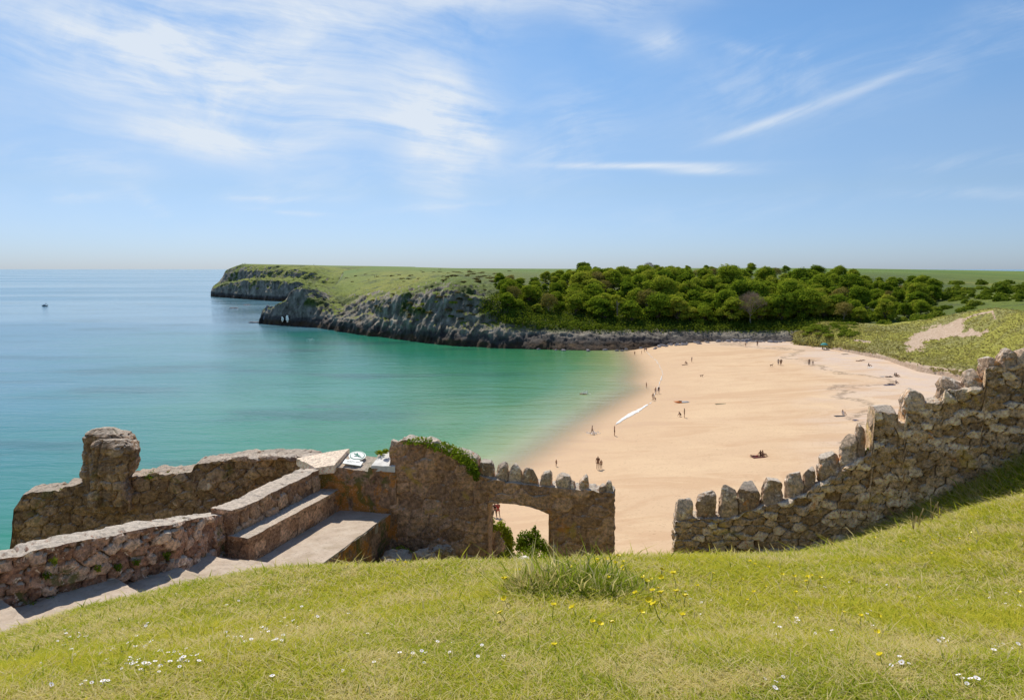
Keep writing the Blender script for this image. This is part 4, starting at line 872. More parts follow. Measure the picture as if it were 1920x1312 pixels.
gg = n.ramp(t1, [(.30, (.14, .14, .02)), (.5, (.29, .28, .04)), (.72, (.40, .36, .06))])
g = n.mix(n.step(t2, .44, .56), g, gg)
g = n.mix(n.step(rw, 3.2, 1.6, 0, .6), g, n.ramp(t1, [(.3, (.10, .075, .035)), (.6, (.25, .19, .10))]))
sd = n.ramp(n.noise(Pn, 1.2, 6, .7), [(.3, (.40, .27, .18)), (.6, (.54, .41, .30))])
n.l.new(n.mix(n.step(n.math('ADD', br, n.math('MULTIPLY', n.math('SUBTRACT', n.noise(Pn, 1.5, 5, .7), .5), .8)), .4, .6), g, sd), b.inputs['Base Color'])
n.l.new(n.bump(t1, .55, .8), b.inputs['Normal'])
dunes = tag(mk('dunes', p, grid_faces(nr, nc), m_dune, smooth=True, attrs={'row': tt, 'bare': bare}), 'marram covered dunes with bare sandy blowouts behind the beach', kind='structure')

gd = np.random.default_rng(77); kk_ = gd.integers(0, len(p), 42000); kk_ = kk_[(bare[kk_] < .35+.25*gd.random(len(kk_))) & (tt[kk_] > .6) & (tt[kk_] < 6.6)]
c3 = p[kk_]+gd.normal(size=(len(kk_), 3))*[.3, .5, 0]; hh3 = gd.uniform(.12, .34, len(kk_))*(1+.9*(tt[kk_] < 2.2)); a3 = gd.uniform(0, 3.14, len(kk_)); w3 = gd.uniform(.10, .28, len(kk_)); s3 = np.stack([np.cos(a3)*w3, np.sin(a3)*w3, a3*0], 1); l3 = np.stack([gd.normal(size=len(kk_))*.35, gd.normal(size=len(kk_))*.35, np.ones(len(kk_))], 1)*hh3[:, None]
V3 = np.stack([c3-s3*.5, c3+s3*.5, c3+s3*1.3+l3, c3-s3*1.3+l3*.85], 1).reshape(-1, 3)
tn3 = np.clip(.5+.35*fbm(c3*.12, 4, 98)+gd.normal(size=len(kk_))*.09-.25*(tt[kk_] < 2.4), 0, 1)
DUNE_TUFTS = (V3, np.arange(len(V3)).reshape(-1, 4), np.repeat(tn3, 4))
# ---------------------------------------------------------------- trees
def leaf_mat(name, pts, trans=.35, var=.16):
    m = bpy.data.materials.new(name); m.use_nodes = True; n = NT(m.node_tree); m.node_tree.nodes.remove(m.node_tree.nodes['Principled BSDF'])
    oi = n.add('ShaderNodeObjectInfo').outputs['Random']; cl_ = n.attr('tone')
    c_ = n.ramp(n.math('ADD', n.math('MULTIPLY', cl_, .52), n.math('MULTIPLY', oi, .48)), pts)
    d = n.add('ShaderNodeBsdfDiffuse'); t = n.add('ShaderNodeBsdfTranslucent'); mx = n.add('ShaderNodeMixShader'); mx.inputs[0].default_value = trans
    n.l.new(c_, d.inputs[0]); n.l.new(n.mix(.5, c_, (.30, .36, .02), 'MIX'), t.inputs[0]); n.l.new(d.outputs[0], mx.inputs[1]); n.l.new(t.outputs[0], mx.inputs[2])
    n.l.new(mx.outputs[0], n.n['Material Output'].inputs[0]); return m
L_green = leaf_mat("tree_leaves", [(.12, (.06, .11, .015)), (.35, (.15, .24, .02)), (.6, (.29, .36, .03)), (.9, (.46, .45, .06))], .45)
L_lime = leaf_mat("lime_leaves", [(.2, (.26, .34, .02)), (.8, (.48, .48, .05))], .4)
L_rust = leaf_mat("rusty_leaves", [(.2, (.20, .17, .04)), (.8, (.38, .29, .09))], .2)
L_twig = leaf_mat("bare_twigs", [(.2, (.22, .16, .12)), (.8, (.42, .32, .25))], .05)
L_shrub = leaf_mat("shrub_leaves", [(.12, (.06, .10, .012)), (.5, (.15, .21, .02)), (.9, (.30, .32, .045))], .3)
L_gorse = leaf_mat("brown_scrub", [(.15, (.07, .06, .022)), (.5, (.16, .12, .055)), (.9, (.27, .23, .08))], .15)
L_ivy = leaf_mat("ivy_leaves", [(.15, (.06, .11, .010)), (.5, (.17, .24, .016)), (.9, (.40, .44, .04))], .35)
m_bark, n, b = material("bark"); n.l.new(n.ramp(n.noise(n.pos(), 1.5, 5, .6), [(.3, (.07, .055, .04)), (.7, (.17, .145, .11))]), b.inputs['Base Color'])
m_palebark, n, b = material("pale_bark"); n.l.new(n.ramp(n.noise(n.pos(), 1.5, 5, .6), [(.3, (.22, .19, .14)), (.7, (.38, .34, .27))]), b.inputs['Base Color'])
def quads_at(C_, N, size, g_):
    """leaf faces at centres C_ roughly facing N"""
    k_ = len(C_); a = g_.normal(size=(k_, 3)); t = np.cross(N, a); t /= np.linalg.norm(t, axis=1)[:, None]+1e-9; b_ = np.cross(N, t)
    s = (size*g_.uniform(.6, 1.3, k_))[:, None]; a1 = t*s; b1 = b_*s*g_.uniform(.5, .9, k_)[:, None]
    V = np.stack([C_-a1*.9-b1*.6, C_+a1*.2-b1, C_+a1+b1*.3, C_-a1*.2+b1], 1).reshape(-1, 3)
    return V, np.arange(k_*4).reshape(-1, 4)
def tube(path, rad, ns=6):
    path = np.array(path, float); V = []; k_ = len(path)
    for i, q in enumerate(path):
        d = path[min(i+1, k_-1)]-path[max(i-1, 0)]; d /= np.linalg.norm(d)+1e-9
        a = np.cross(d, [0.3, .9, .2]); a /= np.linalg.norm(a); b_ = np.cross(d, a); an = np.linspace(0, 2*np.pi, ns, endpoint=False)
        V.append(q+rad[i]*(np.cos(an)[:, None]*a+np.sin(an)[:, None]*b_))
    return np.concatenate(V), grid_faces(k_, ns, True)
def join(parts):
    V = []; Fq = []; off = 0
    for v, f in parts: V.append(v); Fq.append(f+off); off += len(v)
    return np.concatenate(V), np.concatenate(Fq)
def tree_meshes(seed, H, Rc, mat, bark=None, nclump=22, per=170, leaf=.24, trunk_h=.45, flat=.62, twiggy=False, wide=1.0):
    g_ = np.random.default_rng(seed); cl_ = []
    cz = H*(1-.36)
    for i in range(nclump):
        f_ = (i+.5)/nclump; z = f_**.8; r_ = Rc*wide*math.sqrt(max(.05, 1-(z*.92)**2))*g_.uniform(.55, 1.0); a = i*2.4+g_.uniform(-.5, .5)
        cl_.append((r_*math.cos(a), r_*math.sin(a), H*trunk_h+(H*(1-trunk_h))*(z*.9)+g_.uniform(-.4, .4), Rc*g_.uniform(.26, .46)))
    cl_.append((0, 0, H-.6, Rc*.4))
    tr_parts = []; br_parts = []
    th = H*trunk_h*1.05; bend = g_.uniform(-.5, .5, 2)
    tr_parts.append(tube([(0, 0, -1.0), (bend[0]*.2, bend[1]*.2, th*.3), (bend[0]*.6, bend[1]*.6, th*.7), (bend[0], bend[1], th*1.1)], [.34, .26, .2, .13], 7))
    for (x, y, z, r_) in cl_[::2]:
        m_ = np.array([x*.45+bend[0]*.5, y*.45+bend[1]*.5, th+(z-th)*.35]); tr_parts.append(tube([(bend[0]*.7, bend[1]*.7, th*.75), m_, (x*.95, y*.95, z)], [.13, .08, .03], 5))
    Cs = []; Ns = []; tn = []
    for (x, y, z, r_) in cl_:
        k_ = int(per*(r_/(Rc*.36))**2); d = g_.normal(size=(k_, 3)); d[:, 2] = np.abs(d[:, 2])*1.1-.25; d /= np.linalg.norm(d, axis=1)[:, None]
        rad = r_*(g_.uniform(.35, 1.12, k_)**.5)*(1+.42*vnoise(d*2.4+x, seed)+.2*vnoise(d*5+x, seed+1)); q = d*rad[:, None]*np.array([1.1, 1.1, max(flat, .72)])
        Cs.append(q+np.array([x, y, z])); nn_ = d+g_.normal(size=(k_, 3))*.45; nn_[:, 2] += .35; Ns.append(nn_/np.linalg.norm(nn_, axis=1)[:, None])
        tn.append(np.clip(g_.uniform(.2, .8)+g_.normal(size=k_)*.16, 0, 1))
    Cs = np.concatenate(Cs); Ns = np.concatenate(Ns); tn = np.concatenate(tn)
    if twiggy:
        parts = []
        V = []
        for c_, d in zip(Cs[::1], Ns[::1]):
            d2 = d*g_.uniform(.4, .9); s = np.cross(d, g_.normal(size=3)); s = s/np.linalg.norm(s)*.022; V += [c_-s, c_+s, c_+d2+s*.3, c_+d2-s*.3]
        V = np.array(V); Fq = np.arange(len(V)).reshape(-1, 4)
    else: V, Fq = quads_at(Cs, Ns, leaf, g_)
    crown = mk('crown', V, Fq, mat, link=False, attrs={'tone': np.repeat(tn, 4)})
    v, f = join(tr_parts); trunk = mk('trunk', v, f, bark or m_bark, link=False, smooth=True)
    return crown, trunk
L_marram = leaf_mat('marram', [(.1, (.28, .20, .10)), (.4, (.46, .37, .17)), (.62, (.54, .47, .15)), (.9, (.58, .55, .11))], .45)
tag(mk('dune_grass', DUNE_TUFTS[0], DUNE_TUFTS[1], L_marram, attrs={'tone': DUNE_TUFTS[2]}), 'tufts of marram and rough grass covering the dunes', 'dune grass', kind='stuff')
TREES = [tree_meshes(100+i, H, Rc, L_green, nclump=nc_, per=pr_, flat=fl_, trunk_h=th_) for i, (H, Rc, nc_, pr_, fl_, th_) in enumerate([(8.2, 3.9, 26, 230, .7, .20), (7.4, 3.5, 22, 230, .65, .22), (9, 4.3, 30, 210, .7, .22), (6.8, 3.8, 24, 220, .6, .18), (8.2, 3.2, 22, 220, .8, .2), (8.6, 4.6, 34, 200, .65, .24), (6.4, 3.2, 18, 240, .75, .15)])]
T_lime = tree_meshes(201, 8.5, 2.3, L_lime, m_palebark, nclump=10, per=110, trunk_h=.62, flat=.6)
T_rust = tree_meshes(202, 9, 4.4, L_rust, m_palebark, nclump=22, per=110, trunk_h=.4, flat=.55)
T_bare = tree_meshes(203, 9.5, 4.2, L_twig, m_palebark, nclump=24, per=190, trunk_h=.35, flat=.8, twiggy=True)
def plant_tree(pair, loc, rz, s_, label, group, name='broadleaf_tree', cat='tree', hs=1.0):
    e = empty(name, loc, rz); e.scale = (s_, s_, s_*hs); tag(e, label, cat, group)
    for me, nm in zip(pair, ('crown', 'trunk')):
        o = bpy.data.objects.new(nm, me); COL.objects.link(o); o.parent = e
    return e
def land_at(u, t): 
    c_ = np.clip((u-LU[0])/(LU[1]-LU[0]), 0, LG.shape[1]-1.001); r_ = np.interp(t, LT, np.arange(len(LT))); r_ = min(r_, LG.shape[0]-1.001)
    return LG[int(r_), int(c_)]
def ground_uv(u, v):
    """first land point on the column through u whose image row is v (searching up from the shore)"""
    c_ = int(np.clip((u-LU[0])/(LU[1]-LU[0]), 0, LG.shape[1]-1)); colp = LG[:, c_]; _, vv = proj(colp)
    vv = np.minimum.accumulate(vv); k_ = int(np.argmax(vv <= v)); return colp[k_]
def zone(u, v):
    a = 'on the skyline' if v < 530 else 'in the middle rows' if v < 570 else 'at the lower edge'
    for lim, t_ in ((1010, 'at the left end of the wood'), (1120, 'of the wood above the tidal rocks'), (1200, 'by the yellow-green pale trunked tree'), (1310, 'of the wood above the sand corner'), (1440, 'of the wood around the brown tree'), (1560, 'of the wood above the boulders'), (1660, 'of the wood above the scrub mound'), (9999, 'at the right end of the wood by the dunes')):
        if u < lim: return 'green tree '+a+' '+t_
tg = np.random.default_rng(42); spots = []
lowb = ([930, 960, 1080, 1150, 1300, 1450, 1510, 1600, 1680, 1735, 1752, 1762], [540, 592, 596, 606, 612, 612, 604, 608, 600, 596, 560, 520])
topb = ([930, 1000, 1050, 1090, 1330, 1480, 1560, 1650, 1760], [538, 532, 520, 506, 508, 514, 524, 531, 540])
tries = 0
special = [(1155, 596, T_lime, 'slender tree with a small yellow-green crown on a pale trunk', 1.0), (1210, 590, T_rust, 'broad tree with rusty young leaves over the dark wood edge', 1.0), (1402, 606, T_bare, 'leafless greyish brown tree standing out among green crowns', 1.12), (1215, 520, T_bare, 'low bare brown tree top near the wooded skyline', .7)]
for u, v, pr_, lb, s_ in special:
    q = ground_uv(u, v)+np.array([0, -2.5, 0]); spots.append(q); plant_tree(pr_, q, 1.0, s_, lb, None)
while len(spots) < 285 and tries < 30000:
    tries += 1; u = tg.uniform(925, 1765); t = 2.0+5.4*tg.random()**.9; q = land_at(u, t)+np.array([0, 0, -.3]); _, v = proj(q[None]); v = v[0]
    if v > np.interp(u, *lowb) or v < np.interp(u, *topb): continue
    dm = 4.3 if q[1] < 300 else 5.0 if q[1] < 350 else 6.2
    if u < 1090: dm *= .95
    if min(np.linalg.norm(q-s_) for s_ in spots) < dm: continue
    near_sp = any(abs(u-su) < 14 and v > sv-16 and v < 640 for su, sv in ((1155, 596), (1402, 606), (1210, 592)))
    if near_sp and q[1] < 300: continue
    spots.append(q)
    k_ = tg.integers(0, 7); pr_ = TREES[k_]; lb = zone(u, v); gr_ = 'trees of the wood above the beach'
    s_ = tg.uniform(.70, 1.28)
    if u > 1600: s_ *= .8
    if u < 1085: s_ *= .62 if v < 565 else .85
    elif v < 535 and u > 1330: s_ *= .66
    elif v < 528: s_ *= .56
    elif v < 545: s_ *= .88
    if tg.random() < .10: pr_ = T_rust; lb = 'rusty leaved crown scattered in the green wood'; gr_ = 'rusty leaved trees scattered in the wood'; s_ *= .75
    plant_tree(pr_, q, tg.uniform(0, 6.28), s_, lb, gr_, hs=tg.uniform(.85, 1.15))
def _unused(): pass
gu = np.random.default_rng(5); C8 = []; T8 = []
for _ in range(16000):
    u = gu.uniform(905, 1600); t = gu.uniform(2.0, 5.6); q = land_at(u, t); _, v = proj(q[None]); v = v[0]
    if v > np.interp(u, [905, 950, 1100, 1500, 1600], [585, 606, 619, 619, 606])+gu.normal()*3 or v < np.interp(u, [905, 950, 1100, 1600], [565, 545, 525, 545]): continue
    k8 = 5; C8.append(q+gu.normal(size=(k8, 3))*[1.1, .9, .5]+[0, -.6, .5]); T8.append(np.clip(gu.uniform(.1, .7)+gu.normal(size=k8)*.15, 0, 1))
C8 = np.concatenate(C8); T8 = np.concatenate(T8); N8 = gu.normal(size=C8.shape)+[0, -.6, .8]; N8 /= np.linalg.norm(N8, axis=1)[:, None]; V8, F8 = quads_at(C8, N8, .34, gu)
L_under = leaf_mat('undergrowth_leaves', [(.12, (.03, .055, .010)), (.5, (.075, .12, .014)), (.9, (.16, .20, .03))], .3)
tag(mk('undergrowth', V8, F8, L_under, attrs={'tone': np.repeat(T8, 4)}), 'dense green undergrowth covering the slope beneath the wood', 'undergrowth', kind='stuff')
def shrub_mesh(seed, mat, Rr=1.6, Hh=1.6, k_=900, leaf=.16):
    g_ = np.random.default_rng(seed); Cs = []; Ns = []; tn = []
    for i in range(7):
        a = g_.uniform(0, 6.28); rr_ = Rr*.5*g_.uniform(.2, 1); cx, cy = rr_*math.cos(a), rr_*math.sin(a); r_ = Rr*g_.uniform(.4, .62)
        d = g_.normal(size=(k_//7, 3)); d[:, 2] = np.abs(d[:, 2]); d /= np.linalg.norm(d, axis=1)[:, None]
        q = d*(r_*g_.uniform(.7, 1.05, len(d)))[:, None]*np.array([1, 1, Hh/Rr*1.1]); Cs.append(q+np.array([cx, cy, 0])); nn_ = d+g_.normal(size=d.shape)*.4; Ns.append(nn_/np.linalg.norm(nn_, axis=1)[:, None]); tn.append(np.clip(g_.uniform(.2, .8)+g_.normal(size=len(d))*.12, 0, 1))
    V, Fq = quads_at(np.concatenate(Cs), np.concatenate(Ns), leaf, g_)
    return mk('foliage', V, Fq, mat, link=False, attrs={'tone': np.repeat(np.concatenate(tn), 4)})
SH = [shrub_mesh(300+i, L_shrub, 1.6, h_) for i, h_ in enumerate([1.5, 1.9, 1.2, 2.2])]; SG = [shrub_mesh(310+i, L_gorse, 1.5, h_) for i, h_ in enumerate([.9, 1.2])]
def shrub(me, loc, s_, label, group, name='shrub', cat='shrub', hs=1.0):
    o = inst(name, me, loc, tg.uniform(0, 6.28), (s_, s_, s_*hs)); return tag(o, label, cat, group)
def dune_uv(u, v):
    c_ = int(np.clip((u-DU[0])/(DU[1]-DU[0]), 0, DG.shape[1]-1)); colp = DG[:, c_]; _, vv = proj(colp); vv = np.minimum.accumulate(vv); k_ = int(np.argmax(vv <= v)); return colp[k_]
def put_sh(box, k_, smin, smax, meshes, label, group, fn, sep=1.4, **kw):
    L_ = []; tr2 = 0
    while len(L_) < k_ and tr2 < 3000:
        tr2 += 1; u = tg.uniform(box[0], box[2]); f_ = (u-box[0])/(box[2]-box[0]); v = tg.uniform(box[1]*(1-f_)+box[4]*f_, box[3]*(1-f_)+box[5]*f_) if len(box) > 4 else tg.uniform(box[1], box[3])
        q = fn(u, v); s_ = tg.uniform(smin, smax)
        if any(np.linalg.norm(q-a) < sep*min(s_, 1.6) for a in L_): continue
        L_.append(q); shrub(meshes[tg.integers(0, len(meshes))], q+[0, 0, -.2], s_, label, group, **kw)
gr1 = 'green bushes along the foot of the wood'
put_sh((1600, 600, 1750, 622, 578, 604), 22, 1.3, 2.6, SH, 'green bush at the edge of the dune grass below the wood', gr1, ground_uv, 2.0)
put_sh((1745, 548, 1830, 596, 545, 582), 26, 1.1, 2.3, SH, 'dark green bush on the bright slope right of the wood', 'bushes on the bright slope right of the wood', ground_uv, 1.8)
put_sh((1790, 532, 1960, 566), 52, .9, 2.6, SH, 'scattered bush below the far field at the right', 'scattered bushes below the far field', ground_uv, 1.6)
put_sh((1512, 606, 1600, 632), 26, 1.1, 1.9, SH[:3:2], 'low yellow-green scrub mound at the back corner of the beach', 'scrub mound at the back corner of the beach', dune_uv, 1.2, hs=.6)
put_sh((825, 508, 960, 530), 40, .9, 1.7, SG, 'brown heathery scrub along the clifftop left of the wood', 'brown scrub along the clifftop', ground_uv, 1.4, hs=.7)
put_sh((700, 540, 930, 600), 34, .6, 1.3, SG+SH[2:3], 'small dark bush clinging to the grey cliff', 'bushes clinging to the grey cliff', ground_uv, 2.2, hs=.8)
put_sh((950, 588, 1490, 618), 60, .9, 1.9, SH, 'dark undergrowth bush above the rocks below the wood', 'undergrowth above the beach rocks', ground_uv, 1.8, hs=.8)
put_sh((620, 505, 820, 530), 22, .6, 1.3, SG, 'small gorse bush dotted on the clifftop grass', 'gorse dotted on the clifftop grass', ground_uv, 2.0, hs=.8)
# boulders at the back of the beach
m_boul, n, b = material("beach_boulder"); n.l.new(n.ramp(n.noise(n.pos(), 1.4, 6, .7), [(.3, (.12, .11, .13)), (.55, (.24, .225, .235)), (.75, (.42, .39, .37))]), b.inputs['Base Color'])
bme = []
for i in range(5):
    o = blob_stone('boulder', (0, 0, 0), (1.6, 1.2, 1.0), m_boul, 400+i, taper=.7, rough=.3, n_=6, power=2.6); bme.append(o.data); bpy.data.objects.remove(o)
for i in range(150):
    u = tg.uniform(1225, 1505) if i < 115 else tg.uniform(1000, 1230); v = np.interp(u, [1000, 1150, 1200, 1260, 1330, 1400, 1505], [655, 658, 657, 648, 641, 642, 643])+tg.normal()*1.4-1.5
    q = on_beach(u, v); s_ = tg.uniform(.4, 1.3)*(1 if tg.random() > .12 else 1.5)
    o = inst('boulder', bme[i % 5], (q[0], q[1], q[2]+.1*s_), tg.uniform(0, 6.28), (s_, s_, s_*.8)); tag(o, 'grey boulder at the foot of the wooded cliff behind the beach', 'boulder', 'boulders at the foot of the wooded cliff')
# rock needle and skerries at the arch headland, with the two sea-arches cut as openings
for (u, v, w_, h_, lb) in ((503, 590, 3.2, 9.5, 'pointed rock needle at the tip of the nearer headland'),):
    q = P(u-1, v, 380); o = blob_stone('rock_needle', (q[0], q[1], q[2]+.5), (4.5, 4, 11), m_boul, 7, taper=.25, rough=.16); tag(o, lb, 'rock')
for (u, v, s_, lb) in ((472, 605, 1.4, 'small dark skerry furthest from the arched headland'), (481, 605, 2.2, 'low black skerry just off the arched headland'), (463, 572, 3.0, 'flat dark reef near the far headland'), (438, 578, 3.0, 'faint dark reef left of the flat one')):
    q = PZ(u, v, 0); o = blob_stone('skerry', (q[0], q[1], .1), (2.4*s_, 1.5*s_, .9), m_boul, int(u), taper=.7, rough=.25); o.data.materials[0] = m_boul; tag(o, lb, 'rock')
# ---------------------------------------------------------------- grass
def on_hill(u, v, far=12.0):
    x, dy, dz = ray(u, v); y = np.arange(2.0, far, .02); t = y/dy; zz = EYE+dz*t; g_ = ground(x*t, y); k_ = np.argmax(g_ >= zz)
    return np.array([x*t[k_], y[k_], g_[k_]])
gr = np.random.default_rng(11)
EX = np.array([(-9.5, 2.5), (-7.6, 5.6), (-6.5, 6.9), (-5.45, 8.2), (-4.55, 9.2), (-4.0, 10.2), (-3.5, 11.05), (-3.35, 11.55), (-2.47, 14.55)])
def off_path(x, y): return x > np.interp(y, EX[:, 1], EX[:, 0])+.03
def wally(x): return np.interp(x, PLr[:, 0], PLr[:, 1])
NB = 400000
yy = 2.2+(np.sqrt(2.2)+(np.sqrt(9.9)-np.sqrt(2.2))*gr.random(NB))**2-2.2
xx = (gr.random(NB)*1.56-.76)*yy+gr.normal(size=NB)*.1
NB2 = 60000; x2 = 3.4+gr.random(NB2)*8.2; y2 = wally(x2)-.05-gr.random(NB2)**1.2*4.2
cxy = on_hill(1085, 1110)[:2]; x4 = cxy[0]+gr.normal(size=26000)*.33; y4 = cxy[1]+gr.normal(size=26000)*.20
xx = np.r_[xx, x2, x4]; yy = np.r_[yy, y2, y4]; tall2 = np.r_[np.zeros(NB), np.ones(NB2), np.zeros(26000)]
k_ = off_path(xx, yy) & ((yy < 9.95) | (xx > 3)); xx, yy, tall2 = xx[k_], yy[k_], tall2[k_]
zz = ground(xx, yy); q3 = np.stack([xx, yy, xx*0], 1)
clx, cly = on_hill(1085, 1110)[:2]; clx2, cly2 = on_hill(1050, 1085)[:2]; clx3, cly3 = on_hill(985, 1115)[:2]
cf = np.exp(-(((xx-clx)/.50)**2+((yy-cly)/.36)**2)**1.6); cf2 = np.exp(-(((xx-clx2)/.14)**2+((yy-cly2)/.18)**2)); cf3 = np.exp(-(((xx-clx3)/.12)**2+((yy-cly3)/.22)**2))
lush = .5+.5*fbm(q3*np.array([.55, .8, 0]), 4, 60, .55); dryp = .5+.5*fbm(q3*np.array([3.2, 3.2, 0])+5, 5, 66, .7)
hgt = (.016+.018*gr.random(len(xx))+.014*lush)*(1+.10*(yy-2.7)); hgt *= .9+2.6*cf+3.2*cf2+1.5*cf3; hgt = hgt*np.where(tall2 > 0, 1.0+1.1*smoothstep(2.2, 0, wally(xx)-yy), 1.0)
hgt *= np.where(gr.random(len(xx)) < .012, 2.3, 1.0)
wid = .0021*(yy/2.5)**.9*gr.uniform(.7, 1.5, len(xx))*(1+.3*cf)
az = gr.uniform(0, 2*np.pi, len(xx)); lean = np.abs(gr.normal(size=len(xx)))*1.2+.75; lean = np.where(cf+cf2 > .3, lean*.35, lean)
d = np.stack([np.cos(az), np.sin(az)], 1)*(hgt*lean)[:, None]; sa = az+np.pi/2+gr.normal(size=len(xx))*.8; s2 = np.stack([np.cos(sa), np.sin(sa)], 1)*wid[:, None]
b0 = np.stack([xx, yy, zz-.004], 1)
def pt(f_, side, up): return b0+np.concatenate([d*f_+s2*side, (hgt*up)[:, None]], 1)
V = np.stack([pt(0, -1, 0), pt(0, 1, 0), pt(.35, .8, .6), pt(.35, -.8, .6), pt(1.0, 0, .92)], 1).reshape(-1, 3)
i5 = np.arange(len(xx))*5; Fq = np.stack([i5, i5+1, i5+2, i5+3], 1); Ft = np.stack([i5+3, i5+2, i5+4], 1)
dead = (gr.random(len(xx)) < np.clip(.30+.55*smoothstep(.42, .66, dryp)*(1-.8*cf)+.45*cf3-.35*smoothstep(.5, .7, lush), .03, .95))
tone = np.clip(.5*lush+.35*gr.random(len(xx))+.12, 0, 1)*.62; tone = np.where(cf+cf2 > .25, tone*.55, tone); tone = np.where(dead, .70+.3*gr.random(len(xx)), tone)
m_grass = bpy.data.materials.new("grass_blades"); m_grass.use_nodes = True; n = NT(m_grass.node_tree); n.n.remove(n.n['Principled BSDF'])
c = n.ramp(n.attr('tone'), [(0.0, (.10, .20, .015)), (.25, (.36, .42, .035)), (.45, (.64, .58, .07)), (.62, (.78, .67, .14)), (.72, (.66, .56, .20)), (1.0, (.78, .68, .36))])
d_ = n.add('ShaderNodeBsdfDiffuse'); t_ = n.add('ShaderNodeBsdfTranslucent'); mx = n.add('ShaderNodeMixShader'); mx.inputs[0].default_value = .5
n.l.new(c, d_.inputs[0]); n.l.new(c, t_.inputs[0]); n.l.new(d_.outputs[0], mx.inputs[1]); n.l.new(t_.outputs[0], mx.inputs[2]); n.l.new(mx.outputs[0], n.n['Material Output'].inputs[0])
tag(mk('grass', V, [Fq, Ft], m_grass, attrs={'tone': np.repeat(tone, 5)}), 'short sunlit grass with dry patches and one long tuft', 'grass', kind='stuff')
# a few pale dry stalks against the shaded wall foot
m_straw, n, b = material("dry_stalk"); b.inputs['Base Color'].default_value = (.42, .31, .15, 1)
m_stem, n, b = material("flower_stem"); b.inputs['Base Color'].default_value = (.10, .17, .02, 1)
for u, v, h_ in ((1745, 985, .34), (1722, 992, .26), (1738, 983, .22), (1712, 1000, .24), (1760, 978, .22), (1825, 955, .18), (1560, 1030, .16), (1475, 1035, .12), (1500, 1033, .10)):
    q = on_hill(u, v); parts = []
    for j in range(5):
        a = gr.uniform(0, 6.28); l_ = gr.uniform(.1, .35)*h_; hh_ = h_*gr.uniform(.6, 1.1); v_, f_ = tube([(0, 0, 0), (l_*.3*math.cos(a), l_*.3*math.sin(a), hh_*.6), (l_*math.cos(a), l_*math.sin(a), hh_)], [.0035, .003, .006], 4); parts.append((v_, f_))
    v_, f_ = join(parts); o = mk('dry_grass_stalks', v_, f_, m_straw); o.location = tuple(q); tag(o, 'thin wisp of dry stalks standing up from the grass below the hillside wall', 'grass stalks', 'wisps of dry stalks below the hillside wall')
# ---------------------------------------------------------------- flowers
m_pet, n, b = material("daisy_petal"); b.inputs['Base Color'].default_value = (.80, .76, .76, 1)
m_dcen, n, b = material("daisy_centre"); b.inputs['Base Color'].default_value = (.65, .45, .03, 1)
m_but, n, b = material("buttercup_petal"); b.inputs['Base Color'].default_value = (.80, .66, .02, 1); b.inputs['Roughness'].default_value = .35
def flower(seed, rad, hh_, npet, pw_, cup, mp, mc, cr_):
    g_ = np.random.default_rng(seed); V = []; Fs = []; mi = []; off = 0
    v_, f_ = tube([(0, 0, 0), (g_.normal()*.006, g_.normal()*.006, hh_*.5), (0, 0, hh_)], [.0016, .0013, .001], 4); V.append(v_); Fs.append(f_); mi += [0]*len(f_); off = len(v_)
    for i in range(npet):
        a = 6.283*i/npet+g_.normal()*.08; c_, s_ = math.cos(a), math.sin(a); w_ = rad*pw_
        pr = [(cr_*.6, 0, 0), (rad*.6, w_, cup*rad*.5), (rad, w_*.6, cup*rad), (rad, -w_*.6, cup*rad), (rad*.6, -w_, cup*rad*.5)]
        q = np.array([(x*c_-y*s_, x*s_+y*c_, z+hh_) for x, y, z in pr]); V.append(q); Fs.append(np.array([[off, off+1, off+2, off+3]])); Fs.append(np.array([[off, off+3, off+4, off]])[:, :3]); mi += [1, 1]; off += 5
    an = np.linspace(0, 6.283, 9)[:-1]; ring_ = np.array([(cr_*math.cos(a), cr_*math.sin(a), hh_+.002) for a in an]+[(0, 0, hh_+.005)]); V.append(ring_)
    t_ = np.array([[off+i, off+(i+1) % 8, off+8] for i in range(8)]); Fs.append(t_); mi += [2]*8
    quad_ = [f for f in Fs if f.shape[1] == 4]; tri_ = [f for f in Fs if f.shape[1] == 3]
    mq = [0]*len(Fs[0])+[1]*npet; mt = [1]*npet+[2]*8
    return mk('flower', np.concatenate(V), [np.concatenate(quad_), np.concatenate(tri_)], [m_stem, mp, mc], link=False, midx=mq+mt)
DS = [flower(i, .0115+.002*i, .04+.008*i, 13, .26, .15, m_pet, m_dcen, .0042) for i in range(3)]
BC = [flower(10+i, .012, .048+.014*i, 5, .62, .75, m_but, m_but, .003) for i in range(3)]
def put_flower(meshes, name, u, v, label, cat, group, s_=1.0):
    q = on_hill(u, v); o = inst(name, meshes[gr.integers(0, 3)], q, gr.uniform(0, 6.28), (s_,)*3); o.rotation_euler = (gr.normal()*.25-.12, gr.normal()*.25, gr.uniform(0, 6.28)); tag(o, label, cat, group)
